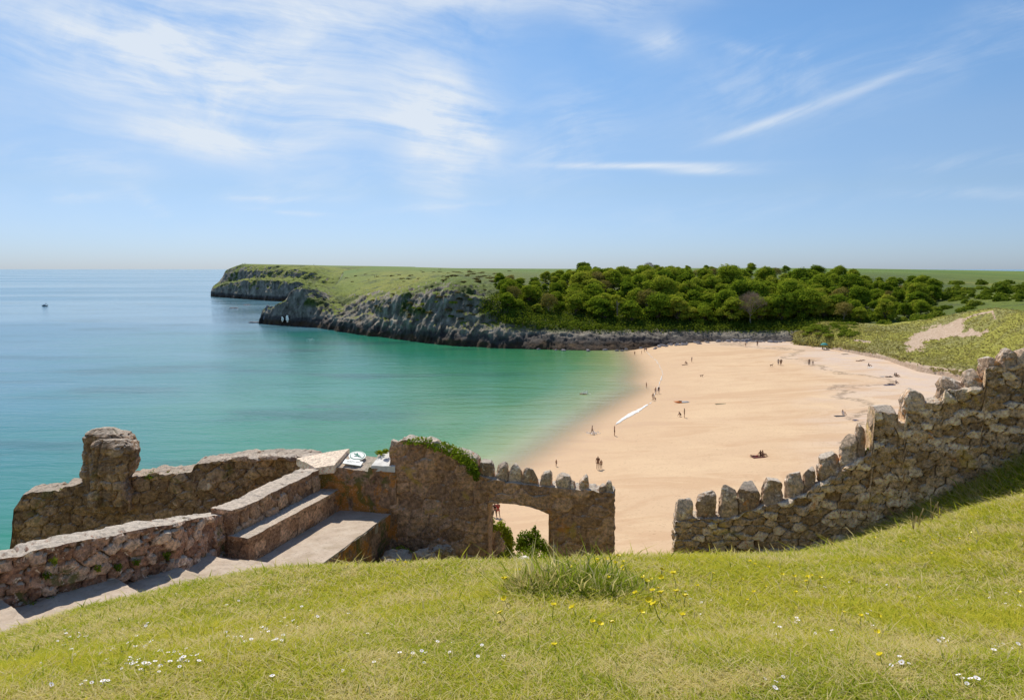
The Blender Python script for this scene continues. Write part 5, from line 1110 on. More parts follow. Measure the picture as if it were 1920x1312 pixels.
dc = [(110, 1225, 40, 14, 7), (75, 1248, 30, 10, 3), (215, 1237, 30, 18, 7), (270, 1215, 35, 18, 8), (250, 1250, 28, 10, 8), (290, 1262, 30, 10, 7), (335, 1232, 45, 18, 9), (345, 1255, 40, 8, 6), (420, 1198, 40, 22, 6), (465, 1208, 26, 14, 5), (500, 1185, 50, 10, 8), (520, 1208, 20, 18, 7), (240, 1182, 60, 12, 9), (140, 1198, 40, 8, 7), (560, 1160, 60, 30, 6),
      (555, 1100, 60, 22, 8), (505, 1280, 20, 10, 2), (160, 1295, 60, 12, 6), (20, 1215, 30, 30, 5), (700, 1200, 180, 60, 8), (380, 1140, 60, 25, 6), (900, 1230, 130, 40, 7), (1300, 1140, 60, 30, 5), (1480, 1180, 60, 14, 9), (1560, 1195, 40, 8, 3), (1640, 1170, 30, 16, 3), (1690, 1250, 30, 12, 5), (1760, 1215, 40, 10, 4), (1870, 1225, 40, 20, 5), (1800, 1290, 50, 10, 4), (1450, 1285, 40, 20, 3), (1600, 1110, 120, 30, 7), (1850, 1130, 80, 30, 5)]
for u, v, su, sv, k_ in dc:
    for j in range(int(k_*1.45)): put_flower(DS, 'daisy', u+gr.normal()*su*.5, min(1330, max(1070, v+gr.normal()*sv*.5)), 'small white daisy in the short foreground grass', 'daisy', 'daisies in the foreground grass', gr.uniform(.5, .82))
bz = [(1047, 1088), (1052, 1081), (1056, 1096), (1068, 1097), (1072, 1091), (1080, 1086), (1087, 1095), (1094, 1082), (1098, 1077), (1067, 1085), (1093, 1101), (1104, 1120), (1115, 1094), (1124, 1072), (1125, 1075), (1135, 1115), (1144, 1093), (1151, 1078), (1153, 1107), (1168, 1076), (1170, 1080), (1180, 1083), (1193, 1098), (1195, 1106), (1205, 1103), (1206, 1106), (1214, 1096), (1146, 1064), (1155, 1062), (1134, 1060), (1232, 1093), (1245, 1093), (1203, 1130), (1233, 1122), (1238, 1118), (1229, 1134), (1245, 1137), (1266, 1110), (1271, 1128), (1286, 1139), (1192, 1162), (1246, 1168), (1280, 1169), (1085, 1154), (1038, 1165), (1112, 1179), (1115, 1193), (1147, 1197), (968, 1095), (960, 1112), (946, 1113), (956, 1140), (948, 1168), (1040, 1060), (1217, 1140)]
for u, v in bz: put_flower(BC, 'buttercup', u, v+6, 'yellow buttercup in and around the long grass tuft', 'buttercup', 'buttercups around the long grass tuft', gr.uniform(1.3, 2.0))
for u, v in [(1410, 1062), (1412, 1072), (1442, 1070), (1522, 1085), (1526, 1088), (1518, 1102), (1532, 1104), (1539, 1102), (1520, 1110), (1540, 1114), (1493, 1121), (1487, 1096), (1462, 1090), (1430, 1108), (1416, 1120), (1460, 1031), (1500, 1032), (1637, 1017), (1698, 1019), (1740, 1021), (1792, 1017), (1815, 1010), (1852, 1007), (1745, 1047), (1800, 1076), (1812, 1041), (1910, 1028), (1915, 1040), (1657, 1076), (1678, 1126), (1710, 1133), (1638, 1163), (1575, 1170), (1615, 1177), (1664, 1253), (1643, 1198), (1903, 1128), (1760, 1012), (1380, 1100), (1350, 1125), (1400, 1135), (1330, 1090), (1310, 1110), (760, 1062), (745, 1060), (650, 1066), (1040, 1230)]:
    put_flower(BC, 'buttercup', u, v+4, 'yellow buttercup scattered in the grass below the hillside wall', 'buttercup', 'buttercups below the hillside wall', gr.uniform(.95, 1.4))
# ---------------------------------------------------------------- plants on and behind the walls
def clump(name, blobs, k_, leaf, mat, label, cat, seed, group=None, par=None, down=False):
    g_ = np.random.default_rng(seed); Cs = []; Ns = []; tn = []; tot = sum(b_[3]*b_[4] for b_ in blobs)
    for (x, y, z, rx, rz_, *rest) in blobs:
        ry = rest[0] if rest else rx; m_ = max(8, int(k_*rx*rz_/tot)); d = g_.normal(size=(m_, 3)); d /= np.linalg.norm(d, axis=1)[:, None]
        q = d*(g_.uniform(.5, 1.08, m_))[:, None]*np.array([rx, ry, rz_]); Cs.append(q+[x, y, z]); nn_ = d+g_.normal(size=d.shape)*.5+[0, 0, .3]; Ns.append(nn_/np.linalg.norm(nn_, axis=1)[:, None]); tn.append(np.clip(g_.uniform(.3, .7)+g_.normal(size=m_)*.2, 0, 1))
    V, Fq = quads_at(np.concatenate(Cs), np.concatenate(Ns), leaf, g_); o = mk(name, V, Fq, mat, attrs={'tone': np.repeat(np.concatenate(tn), 4)})
    return tag(o, label, cat, group)
def BL(u, v, y, rx, rz_, *r): return (*P(u, v, y), rx, rz_, *r)
clump('ivy', [BL(766, 826, 14.7, .12, .05, .25), BL(786, 826, 14.7, .18, .06, .3), BL(804, 830, 14.65, .12, .08, .3), BL(825, 836, 14.6, .2, .08, .3), BL(843, 843, 14.6, .16, .10, .3), BL(858, 850, 14.5, .15, .11, .28), BL(873, 860, 14.4, .13, .14, .28), BL(885, 874, 14.3, .12, .17, .25), BL(893, 888, 14.2, .07, .15, .15)], 2600, .024, L_ivy, 'bright green ivy spilling along the top of the tall gate wall', 'ivy', 1)
clump('wall_plant', [BL(712, 848, 15.1, .10, .045), BL(724, 845, 15.0, .07, .05)], 220, .022, L_ivy, 'small green plant behind the whitewashed capping', 'plant', 2)
clump('wall_plant', [BL(300, 887, 17.3, .35, .045), BL(325, 886, 17.3, .25, .04), (*P(282, 893, 17.1), .15, .05)], 420, .026, L_ivy, 'strip of green plants on top of the ruined wall', 'plant', 3)
clump('wall_plant', [BL(238, 834, 16.7, .14, .035), BL(228, 832, 16.7, .08, .03)], 170, .022, L_ivy, 'tuft of plants on the shoulder of the rock pillar', 'plant', 4)
clump('wall_plant', [BL(117, 918, 16.8, .07, .03)], 70, .02, L_ivy, 'tiny green tuft at the left of the ruined wall', 'plant', 5)
e = empty('bush', P(996, 1035, 17.0)); tag(e, 'leafy green bush seen through the arched doorway', 'bush')
o = clump('foliage', [BL(985, 1010, 17, .20, .20), BL(1000, 1003, 17.1, .17, .16), BL(1010, 1018, 16.9, .20, .15), BL(1022, 1030, 16.8, .12, .15), BL(975, 1025, 17, .12, .14), BL(996, 1028, 16.8, .25, .12), BL(1002, 990, 17.1, .05, .08)], 2400, .028, L_ivy, None, None, 6); adopt(o, e)
v_, f_ = join([tube([P(996, 1060, 17), P(990, 1025, 17), P(983, 1005, 17)], [.03, .02, .01], 5), tube([P(997, 1060, 17), P(1003, 1020, 17), P(1003, 985, 17.1)], [.03, .02, .006], 5), tube([P(998, 1055, 17), P(1010, 1030, 16.9), P(1024, 1012, 16.8)], [.02, .015, .005], 5)]); o = mk('stems', v_, f_, m_bark); adopt(o, e)
clump('ivy', [BL(940, 985, 15.4, .12, .12), BL(950, 1000, 15.4, .12, .16), BL(956, 1018, 15.4, .11, .18), BL(955, 1038, 15.4, .12, .16), BL(945, 1045, 15.2, .15, .12)], 1500, .026, L_ivy, 'ivy tumbling over the stub wall beyond the doorway', 'ivy', 7)
clump('wall_plant', [BL(920, 978, 14.95, .10, .10), BL(926, 988, 14.95, .10, .09), BL(919, 993, 14.9, .06, .06)], 420, .024, L_ivy, 'dark green fern tuft against the left side of the doorway', 'plant', 8)
clump('ground_cover', [BL(1000, 1048, 16.2, .6, .12, .5), BL(965, 1052, 15.8, .35, .12, .4), BL(1030, 1050, 15.6, .3, .12, .3)], 1300, .03, L_ivy, 'low green creepers on the ground beyond the doorway', 'plant', 9)
for i, (u, v, y, s_, lb) in enumerate(((985, 1049, 15.6, (.32, .25, .14), 'sunlit white stone on the ground beyond the doorway'),)):
    o = blob_stone('stone', P(u, v, y), s_, m_white, 500+i, rough=.2, power=2.8); tag(o, lb, 'stone')
clump('wall_plant', [BL(1621, 855, 13.9, .05, .12), BL(1631, 845, 13.9, .06, .10), BL(1632, 862, 13.9, .05, .06)], 260, .022, L_ivy, 'yellow green plant growing between two upright stones of the hillside wall', 'plant', 10)
clump('wall_plant', [BL(1578, 870, 14.1, .03, .09)], 60, .02, L_rust, 'thin yellowish plant at a gap in the hillside wall', 'plant', 11)
clump('wall_plant', [BL(1430, 930, 14.4, .04, .05)], 60, .02, L_ivy, 'tiny plant between coping stones low on the hillside wall', 'plant', 12)
for i, (u, v) in enumerate(((60, 1132), (92, 1122), (180, 1062), (252, 1050), (98, 1048), (310, 1038), (430, 985), (85, 1075), (218, 1060))):
    s_, z_ = hit(u, v, par_plan); pl_ = np.array(par_plan); sd_ = np.r_[0, np.cumsum(np.linalg.norm(np.diff(pl_, axis=0), axis=1))]; q = (np.interp(s_, sd_, pl_[:, 0])+.04, np.interp(s_, sd_, pl_[:, 1])-.03, z_)
    clump('wall_plant', [(*q, .06, .045, .04), (q[0], q[1], q[2]-.04, .04, .03, .03)], 90, .016, L_green, 'dark green tuft rooted in the joints of the rubble parapet', 'plant', 20+i, group='tufts in the joints of the rubble parapet')
# rocks and weeds at the foot of the tall wall
clump('undergrowth', [(*P(770, 1045, 14.1), .45, .13, .2), (*P(820, 1050, 14.0), .3, .10, .2), (*P(750, 1042, 14.1), .2, .2, .2)], 1500, .03, L_green, 'dark weeds in the corner at the foot of the tall gate wall', 'undergrowth', 40)
for i, (u, v, y, s_, lb) in enumerate(((745, 1060, 13.8, (.8, .7, .7), 'dark rock in the corner below the landing'), (830, 1040, 13.8, (.55, .4, .4), 'reddish rock at the foot of the tall gate wall'), (795, 1046, 13.6, (.5, .4, .3), 'pale veined rock among the weeds below the tall wall'))):
    o = blob_stone('rock', P(u, v, y), s_, m_ruin, 510+i, rough=.25, power=2.6); tag(o, lb, 'rock')
# ---------------------------------------------------------------- people
def plain(name, c_, rg=.8):
    m, n, b = material(name); b.inputs['Base Color'].default_value = (*c_, 1); b.inputs['Roughness'].default_value = rg; return m
M_skin = plain("skin", (.42, .235, .15), .6); M_tan = plain("tanned_skin", (.30, .15, .085), .6); M_hair = plain("dark_hair", (.035, .022, .015)); M_fair = plain("light_hair", (.30, .19, .08))
CL = {k_: plain("cloth_"+k_, v_) for k_, v_ in dict(black=(.02, .02, .025), navy=(.03, .04, .10), red=(.42, .04, .04), white=(.75, .74, .72), brown=(.14, .07, .04), teal=(.05, .28, .26), grey=(.22, .22, .23), pink=(.6, .2, .25), khaki=(.25, .2, .11)).items()}
DG_ = None
def skin_mesh(name, verts, edges, root=0, lvl=1):
    me = bpy.data.meshes.new(name); me.from_pydata([v[:3] for v in verts], edges, []); o = bpy.data.objects.new(name, me); COL.objects.link(o)
    md = o.modifiers.new("skin", 'SKIN'); md.use_smooth_shade = True
    if not me.skin_vertices: 
        with bpy.context.temp_override(object=o, active_object=o): pass
    for sv, v in zip(me.skin_vertices[0].data, verts): sv.radius = (v[3], v[4] if len(v) > 4 else v[3])
    me.skin_vertices[0].data[root].use_root = True
    sb = o.modifiers.new("sub", 'SUBSURF'); sb.levels = lvl; sb.render_levels = lvl
    bpy.context.view_layer.update(); ev = o.evaluated_get(bpy.context.evaluated_depsgraph_get()); out = bpy.data.meshes.new_from_object(ev); out.name = name
    bpy.data.objects.remove(o); return out
def body(pose):
    """one skinned figure, origin at the feet (or seat); faces -Y. returns body mesh and joint positions"""
    J = {}
    if pose == 'stand': J = dict(pel=(0, 0, .93), hipL=(.10, 0, .90), kneeL=(.12, -.02, .50), ankL=(.12, .02, .09), toeL=(.13, -.14, .035), hipR=(-.10, 0, .90), kneeR=(-.12, -.02, .50), ankR=(-.13, .02, .09), toeR=(-.15, -.14, .035), ch=(0, 0, 1.30), nk=(0, .0, 1.47), shL=(.17, 0, 1.41), elL=(.24, .03, 1.13), wrL=(.25, -.05, .88), shR=(-.17, 0, 1.41), elR=(-.24, .03, 1.13), wrR=(-.25, -.05, .88))
    if pose == 'walk': J = dict(pel=(0, 0, .91), hipL=(.10, 0, .88), kneeL=(.11, -.18, .52), ankL=(.11, -.25, .10), toeL=(.12, -.41, .06), hipR=(-.10, 0, .88), kneeR=(-.11, .06, .48), ankR=(-.11, .30, .14), toeR=(-.11, .18, .035), ch=(0, -.03, 1.28), nk=(0, -.04, 1.45), shL=(.17, -.03, 1.39), elL=(.23, .10, 1.14), wrL=(.23, .12, .90), shR=(-.17, -.03, 1.39), elR=(-.23, -.08, 1.13), wrR=(-.21, -.26, .98))
    if pose == 'sit': J = dict(pel=(0, 0, .12), hipL=(.10, -.02, .12), kneeL=(.17, -.38, .42), ankL=(.15, -.62, .09), toeL=(.16, -.76, .04), hipR=(-.10, -.02, .12), kneeR=(-.17, -.36, .44), ankR=(-.14, -.60, .09), toeR=(-.15, -.74, .04), ch=(0, .06, .50), nk=(0, .04, .66), shL=(.17, .06, .60), elL=(.24, -.10, .38), wrL=(.14, -.33, .40), shR=(-.17, .06, .60), elR=(-.25, .20, .36), wrR=(-.24, .30, .10))
    if pose == 'lie': J = dict(pel=(0, 0, .12), hipL=(.10, -.03, .12), kneeL=(.12, -.43, .22), ankL=(.12, -.82, .07), toeL=(.14, -.88, .18), hipR=(-.10, -.03, .12), kneeR=(-.13, -.42, .12), ankR=(-.14, -.84, .07), toeR=(-.18, -.88, .18), ch=(0, .38, .13), nk=(0, .54, .15), shL=(.17, .48, .13), elL=(.33, .30, .08), wrL=(.30, .05, .07), shR=(-.17, .48, .13), elR=(-.34, .66, .08), wrR=(-.14, .76, .07))
    if pose == 'crouch': J = dict(pel=(0, .10, .34), hipL=(.10, .08, .34), kneeL=(.16, -.25, .50), ankL=(.14, -.05, .09), toeL=(.15, -.22, .035), hipR=(-.10, .08, .34), kneeR=(-.16, -.22, .48), ankR=(-.14, -.03, .09), toeR=(-.15, -.20, .035), ch=(0, -.12, .66), nk=(0, -.22, .80), shL=(.17, -.18, .74), elL=(.22, -.36, .50), wrL=(.12, -.48, .26), shR=(-.17, -.18, .74), elR=(-.22, -.34, .50), wrR=(-.10, -.50, .24))
    V = []; E = []; I = {}
    def add(nm, p_, r_, r2=None): I[nm] = len(V); V.append((*p_, r_, r2 or r_)); return I[nm]
    def lk(a, b_): E.append((I[a], I[b_]))
    add('pel', J['pel'], .135, .10); add('ch', J['ch'], .15, .10); add('nk', J['nk'], .052); lk('pel', 'ch'); lk('ch', 'nk')
    up = np.array(J['nk'])-np.array(J['ch']); up /= np.linalg.norm(up); fw = np.array([0, -1., 0]) if abs(up[1]) < .8 else np.array([0, 0, 1.])
    if pose == 'lie': fw = np.array([0, 0, 1.])
    nkp = np.array(J['nk']); hd = nkp+up*.13; tp = nkp+up*.22
    add('hd', nkp+up*.10+fw*.015, .072, .085); add('tp', nkp+up*.19+fw*.01, .070, .08); lk('nk', 'hd'); lk('hd', 'tp')
    add('nose', nkp+up*.125+fw*.105, .012); lk('hd', 'nose'); J['head'] = hd; J['up'] = up; J['fw'] = fw
    for s in 'LR':
        add('hip'+s, J['hip'+s], .088); add('knee'+s, J['knee'+s], .058); add('ank'+s, J['ank'+s], .038); add('toe'+s, J['toe'+s], .034); lk('pel', 'hip'+s); lk('hip'+s, 'knee'+s); lk('knee'+s, 'ank'+s); lk('ank'+s, 'toe'+s)
        add('sh'+s, J['sh'+s], .055); add('el'+s, J['el'+s], .040); add('wr'+s, J['wr'+s], .026); lk('ch', 'sh'+s); lk('sh'+s, 'el'+s); lk('el'+s, 'wr'+s)
        d = np.array(J['wr'+s])-np.array(J['el'+s]); d /= np.linalg.norm(d); sd = np.cross(d, fw); sd /= np.linalg.norm(sd)+1e-9
        pm = np.array(J['wr'+s])+d*.07; add('pm'+s, pm, .030, .018); lk('wr'+s, 'pm'+s)
        for i, (o_, l_) in enumerate(((-.028, .065), (-.009, .08), (.01, .075), (.028, .055))):
            a = add(f'f{s}{i}', pm+sd*o_*.9+d*.03, .009); lk('pm'+s, f'f{s}{i}'); add(f'g{s}{i}', pm+sd*o_+d*(.03+l_*.8)+fw*.015, .008); lk(f'f{s}{i}', f'g{s}{i}')
        sg = -1; add('th'+s, np.array(J['wr'+s])+d*.05+sd*sg*.05+fw*.02, .010); lk('pm'+s, 'th'+s)
    return skin_mesh('body_'+pose, V, E), J
POSE = {k_: body(k_) for k_ in ('stand', 'walk', 'sit', 'lie', 'crouch')}
def garment(pose, kind):
    _, J = POSE[pose]; g_ = lambda k_: np.array(J[k_]); L_ = lambda a, b_, f_: g_(a)*(1-f_)+g_(b_)*f_
    if kind == 'shorts':
        V = [(*(g_('pel')+(g_('ch')-g_('pel'))*.22), .145, .112), (*g_('pel'), .15, .118)]; E = [(0, 1)]
        for s in 'LR': k_ = len(V); V += [(*g_('hip'+s), .10), (*L_('hip'+s, 'knee'+s, .55), .088)]; E += [(1, k_), (k_, k_+1)]
        return skin_mesh('shorts', V, E)
    if kind == 'trousers':
        V = [(*(g_('pel')+(g_('ch')-g_('pel'))*.22), .145, .112), (*g_('pel'), .15, .118)]; E = [(0, 1)]
        for s in 'LR': k_ = len(V); V += [(*g_('hip'+s), .10), (*g_('knee'+s), .075), (*L_('knee'+s, 'ank'+s, .9), .06)]; E += [(1, k_), (k_, k_+1), (k_+1, k_+2)]
        return skin_mesh('trousers', V, E)
    if kind == 'top':
        V = [(*(g_('pel')+(g_('ch')-g_('pel'))*.1), .145, .11), (*g_('ch'), .163, .113), (*L_('ch', 'nk', .72), .085, .075)]; E = [(0, 1), (1, 2)]
        for s in 'LR': k_ = len(V); V += [(*g_('sh'+s), .066), (*L_('sh'+s, 'el'+s, .6), .056)]; E += [(1, k_), (k_, k_+1)]
        return skin_mesh('shirt', V, E)
    if kind == 'hair':
        up, fw, hd = J['up'], J['fw'], np.array(J['head']); V = [(*(hd+up*.075-fw*.015), .083, .088), (*(hd-fw*.045), .07, .06), (*(hd-fw*.055-up*.08), .04, .03)]
        return skin_mesh('hair', V, [(0, 1), (1, 2)])
GM = {(p_, k_): garment(p_, k_) for p_ in POSE for k_ in ('shorts', 'trousers', 'top', 'hair')}
def person(loc, pose, facing, label, low='shorts', lowc='black', top=None, hair=M_hair, skin=M_skin, s_=1.0, group=None):
    e = empty('person', loc, facing); e.scale = (s_,)*3; tag(e, label, 'person', group)
    def part(nm, me, mt):
        o = bpy.data.objects.new(nm, me); COL.objects.link(o); o.parent = e
        if not me.materials: me.materials.append(mt)
        o.material_slots[0].link = 'OBJECT'; o.material_slots[0].material = mt; return o
    part('body', POSE[pose][0], skin); part('hair', GM[pose, 'hair'], hair)
    if low: part(low, GM[pose, low], CL[lowc])
    if top: part('shirt', GM[pose, 'top'], CL[top])
    return e
def bp_(u, v): return on_beach(u, v)
ppl = [ # u, v(feet), pose, facing, label, kw
 (1121, 880, 'stand', 2.8, 'tall dark figure with a hand at the hip beside a child on the near sand', dict(lowc='brown', top='brown', skin=M_tan, s_=1.12)),
 (1127, 879, 'stand', 3.4, 'child in brown standing close beside the tall figure on the near sand', dict(lowc='brown', skin=M_tan, s_=.78)),
 (1043, 874, 'stand', .8, 'small child alone at the edge of the shallows left of the other bathers', dict(lowc='navy', s_=.62)),
 (1110, 812, 'walk', 1.2, 'wading bather kicking up white spray in the shallows', dict(lowc='black', s_=.92)),
 (1152, 817, 'stand', 1.6, 'bather in dark shorts standing at the lower end of the surf line', dict(lowc='black', s_=1.0)),
 (1224, 751, 'walk', 2.0, 'walker in dark trunks at the top end of the white surf line', dict(lowc='brown', skin=M_tan, s_=1.0)),
 (1229, 750, 'crouch', 4.2, 'child crouching in the foam beside the walker in dark trunks', dict(lowc='black', s_=.75)),
 (1229, 738, 'stand', .4, 'slim person at the left of the pair standing in the surf', dict(lowc='grey', s_=.95)),
 (1235, 738, 'stand', .2, 'person in a dark top at the right of the pair standing in the surf', dict(lowc='navy', top='black', s_=1.0)),
 (1212, 725, 'stand', 1.0, 'lone paddler in the shallows left of the surf pair', dict(lowc='navy', s_=.85)),
 (1190, 664, 'stand', .4, 'far bather furthest left in the water below the dark rocks', dict(lowc='black', s_=.8)),
 (1203, 664, 'stand', 1.4, 'far bather second from left below the dark rocks', dict(lowc='navy', s_=.8)),
 (1208, 660, 'walk', 2.2, 'far walker stepping onto the sand below the dark rocks', dict(lowc='brown', s_=.85)),
 (1212, 659, 'stand', 4.0, 'far figure in red at the edge of the sand below the dark rocks', dict(lowc='red', s_=.9)),
 (1286, 682, 'sit', .5, 'sunbather sitting on the sand beside a standing friend on the far left sand', dict(lowc='black', s_=1.0)),
 (1297, 679, 'stand', 5.0, 'standing friend next to the sitting sunbather on the far left sand', dict(lowc='grey', top='grey', s_=.95)),
 (1283, 783, 'stand', 1.4, 'person in a beige top standing over a crouching one in mid beach', dict(lowc='khaki', top='khaki', s_=1.05)),
 (1276, 781, 'crouch', 4.6, 'person crouching on the sand at the feet of the one in beige', dict(lowc='black', top='brown', s_=1.0)),
 (1459, 684, 'walk', 2.4, 'left walker of the trio strolling on the far sand', dict(lowc='navy', low='trousers', top='grey', s_=1.0)),
 (1463, 685, 'walk', 2.4, 'middle walker of the trio strolling on the far sand', dict(lowc='brown', top='khaki', s_=1.0)),
 (1465, 684, 'walk', 2.3, 'right walker of the trio strolling on the far sand', dict(lowc='black', top='brown', s_=.95)),
 (1517, 685, 'stand', 2.9, 'adult in dark clothes standing beside a child on the far right sand', dict(low='trousers', lowc='black', top='black', s_=1.05)),
 (1524, 685, 'stand', 2.9, 'child standing beside the adult in dark clothes on the far right sand', dict(lowc='navy', top='grey', s_=.78)),
 (1417, 856, 'lie', 1.3, 'sunbather lying on the red blanket in the middle of the beach', dict(lowc='red', skin=M_tan, s_=1.0)),
 (1426, 855, 'sit', .6, 'left of two people sitting upright on the red blanket', dict(lowc='black', top='brown', skin=M_tan, s_=1.0)),
 (1430, 855, 'sit', .9, 'right of two people sitting upright on the red blanket', dict(lowc='red', skin=M_tan, s_=1.0)),
 (1580, 777, 'sit', 2.0, 'fair person sitting on a dark mat towards the hillside wall', dict(lowc='white', top='white', hair=M_fair, s_=1.05)),
 (1420, 649, 'stand', 3.0, 'dark far figure standing by the boulders at the back of the beach', dict(low='trousers', lowc='black', top='black', s_=1.0)),
 (1398, 650, 'stand', 3.0, 'small far figure left of the dark one by the boulders', dict(lowc='khaki', s_=.8)),
 (1610, 677, 'lie', 1.4, 'sunbather lying on the left half of the pair below the dune edge', dict(lowc='black', s_=1.0)),
 (1617, 676, 'lie', 1.7, 'sunbather lying on the right half of the pair below the dune edge', dict(lowc='navy', s_=1.0)),
 (1629, 687, 'sit', 1.0, 'person sitting alone with a pale towel below the dune edge', dict(lowc='black', top='black', s_=1.1)),
 (1666, 707, 'lie', 1.5, 'dark clothed sunbather lying left of a sitting couple on the right sand', dict(low='trousers', lowc='black', top='black', s_=1.05)),
 (1678, 706, 'sit', 1.0, 'left of a couple sitting close together on the right sand', dict(lowc='black', top='black', s_=1.15)),
 (1681, 706, 'sit', 1.4, 'right of a couple sitting close together on the right sand', dict(lowc='brown', top='brown', s_=1.1)),
 (1671, 721, 'lie', 1.5, 'sunbather stretched out nearest to the hillside wall', dict(lowc='navy', top='black', s_=1.05)),
 (1680, 719, 'sit', 1.8, 'person sitting at the head of the stretched out sunbather', dict(lowc='grey', top='grey', s_=.95)),
 (1733, 695, 'sit', 1.2, 'person in brown sitting against the sandy foot of the dunes', dict(lowc='brown', top='brown', s_=1.1)),
 (928, 969, 'walk', 3.6, 'person in a black top seen through the arched doorway', dict(low='trousers', lowc='black', top='black', s_=1.0)),
 (934, 970, 'walk', 3.5, 'person in red seen through the arched doorway beside one in black', dict(lowc='red', top='red', skin=M_tan, s_=1.05)),
 (1098, 930, 'stand', 2.4, 'person whose head shows between the coping stones of the gate wall', dict(lowc='brown', skin=M_tan, s_=1.0)),
]
for u, v, pose, fc, lb, kw in ppl:
    q = bp_(u, v); 
    q = np.array([q[0], q[1], max(float(bed(q[0], q[1])[0]), -.5)]); person(q, pose, fc, lb, **kw)
def headp(u, v, fn_grid, LGd, lb, s_=1.0):
    c_ = int((u-396)/1.2) if fn_grid == 'h' else int((u-LU[0])/(LU[1]-LU[0])); colp = LGd[:, c_]; _, vv = proj(colp); vv = np.minimum.accumulate(vv); k_ = int(np.argmax(vv <= v)) if (vv <= v).any() else int(np.argmin(vv)); person(colp[k_], 'stand', 2.0, lb, low='trousers', lowc='black', top='navy', s_=s_)
for u, v, lb in ((457, 497, 'left hiker of the little group at the tip of the far headland'), (461, 497, 'middle hiker of the little group at the tip of the far headland'), (465, 497, 'right hiker of the little group at the tip of the far headland'), (590, 499, 'lone hiker on the skyline of the far headland')): headp(u, v, 'h', HG, lb, 1.1)
for u, v, lb in ((705, 521, 'left walker of the pair on the clifftop grass path'), (708, 521, 'right walker of the pair on the clifftop grass path'), (825, 507, 'left walker of the pair near the clifftop skyline'), (828, 507, 'right walker of the pair near the clifftop skyline')): headp(u, v, 'l', LG, lb)
# dogs
def dog(loc, rz, label, mt):
    V = [(0, .22, .42, .09), (0, 0, .44, .10), (0, -.22, .46, .11), (0, -.36, .58, .065), (0, -.44, .64, .07, .06), (0, -.57, .60, .035), (0, .36, .50, .02), (0, .50, .62, .012)]; E = [(0, 1), (1, 2), (2, 3), (3, 4), (4, 5), (0, 6), (6, 7)]
    for x in (-.08, .08):
        k_ = len(V); V += [(x, -.24, .34, .05), (x, -.23, .18, .028), (x, -.25, .03, .025)]; E += [(2, k_), (k_, k_+1), (k_+1, k_+2)]
        k_ = len(V); V += [(x, .22, .34, .065), (x, .14, .24, .04), (x, .27, .13, .024), (x, .24, .03, .025)]; E += [(0, k_), (k_, k_+1), (k_+1, k_+2), (k_+2, k_+3)]
        k_ = len(V); V += [(x*.6, -.42, .72, .02)]; E += [(4, k_)]
    me = skin_mesh('dog', V, E, 1); me.materials.append(mt); tag(inst('dog', me, loc, rz), label, 'dog')
dog(bp_(1315, 707), 1.2, 'small brown dog trotting on the wet sand', CL['brown']); dog(bp_(1446, 687), 1.5, 'dog left of the trio walking on the far sand', CL['brown'])
# kayak, blanket, mats, umbrella
def hull(L_, W_, H_, n_=24, m_=12):
    V = []
    for i in range(n_+1):
        t = i/n_*2-1; w_ = W_*max(0.02, (1-abs(t)**2.4)); z0 = H_*.35*abs(t)**3
        for j in range(m_): a = 2*math.pi*j/m_; V.append((t*L_/2, math.cos(a)*w_/2, z0+H_*.5+math.sin(a)*H_*.5*max(.1, (1-abs(t)**4))))
    return np.array(V), grid_faces(n_+1, m_, True)
e = empty('kayak', bp_(1278, 755), -.1); tag(e, 'orange and white kayak lying on the sand at mid beach', 'kayak')
v_, f_ = hull(3.4, .72, .34); mi = (v_[f_[:, 0], 0] > -.1).astype(int); o = mk('hull', v_, f_, [plain("orange_plastic", (.75, .20, .03), .35), plain("white_plastic", (.78, .76, .72), .35)], smooth=True, midx=mi); o.parent = e
v_, f_ = hull(.75, .42, .10); v_[:, 2] += .29; v_[:, 0] -= .3; o = mk('seat', v_, f_, plain("dark_seat", (.06, .04, .035))); o.parent = e
v_, f_ = tube([(-.9, .1, .42), (1.3, -.05, .40)], [.016, .016], 5); o = mk('paddle', v_, f_, CL['black']); o.parent = e
def cloth(name, u, v, w_, l_, rz, mt, label, cat):
    q = bp_(u, v); V, Fs = prism([(-w_/2, -l_/2), (w_/2, -l_/2), (w_/2, l_/2), (-w_/2, l_/2)], .0, .035, res=.12, amp=.03, seed=int(u)); o = mk(name, V, Fs, mt); o.location = (q[0], q[1], q[2]+.01); o.rotation_euler = (0, 0, rz); tag(o, label, cat)
cloth('blanket', 1423, 857, 1.9, .9, .1, plain('maroon', (.10, .018, .015)), 'dark red picnic blanket under three sunbathers', 'blanket')
cloth('mat', 1578, 780, 2.4, 1.0, .0, CL['black'], 'dark mat under the fair person near the hillside wall', 'mat')
cloth('towel', 1353, 757, 2.6, .7, .1, CL['khaki'], 'brownish towel lying alone in the middle of the sand', 'towel')
cloth('towel', 1632, 689, 1.8, .8, .3, CL['white'], 'pale towel beside the person sitting alone', 'towel')
cloth('towel', 1655, 706, 1.2, .8, .3, CL['grey'], 'grey bundle of beach things left of the lying sunbather', 'towel')
cloth('towel', 1668, 722, 2.4, .9, .0, CL['navy'], 'navy towel under the sunbather nearest the hillside wall', 'towel')
cloth('towel', 1286, 684, 2.2, .9, .0, CL['brown'], 'brown towel under the sitting sunbather on the far left sand', 'towel')
cloth('bag', 1604, 788, .9, .6, .4, CL['navy'], 'dark bag on the sand just beyond the upright stones', 'bag')
q = bp_(1545, 655); e = empty('beach_umbrella', q); tag(e, 'green beach umbrella in the back corner by the dunes', 'umbrella')
v_, f_ = tube([(0, 0, 0), (0, 0, 1.9)], [.02, .02], 6); o = mk('pole', v_, f_, CL['grey']); o.parent = e
an = np.linspace(0, 2*np.pi, 17)[:-1]; V = [(0, 0, 2.05)]
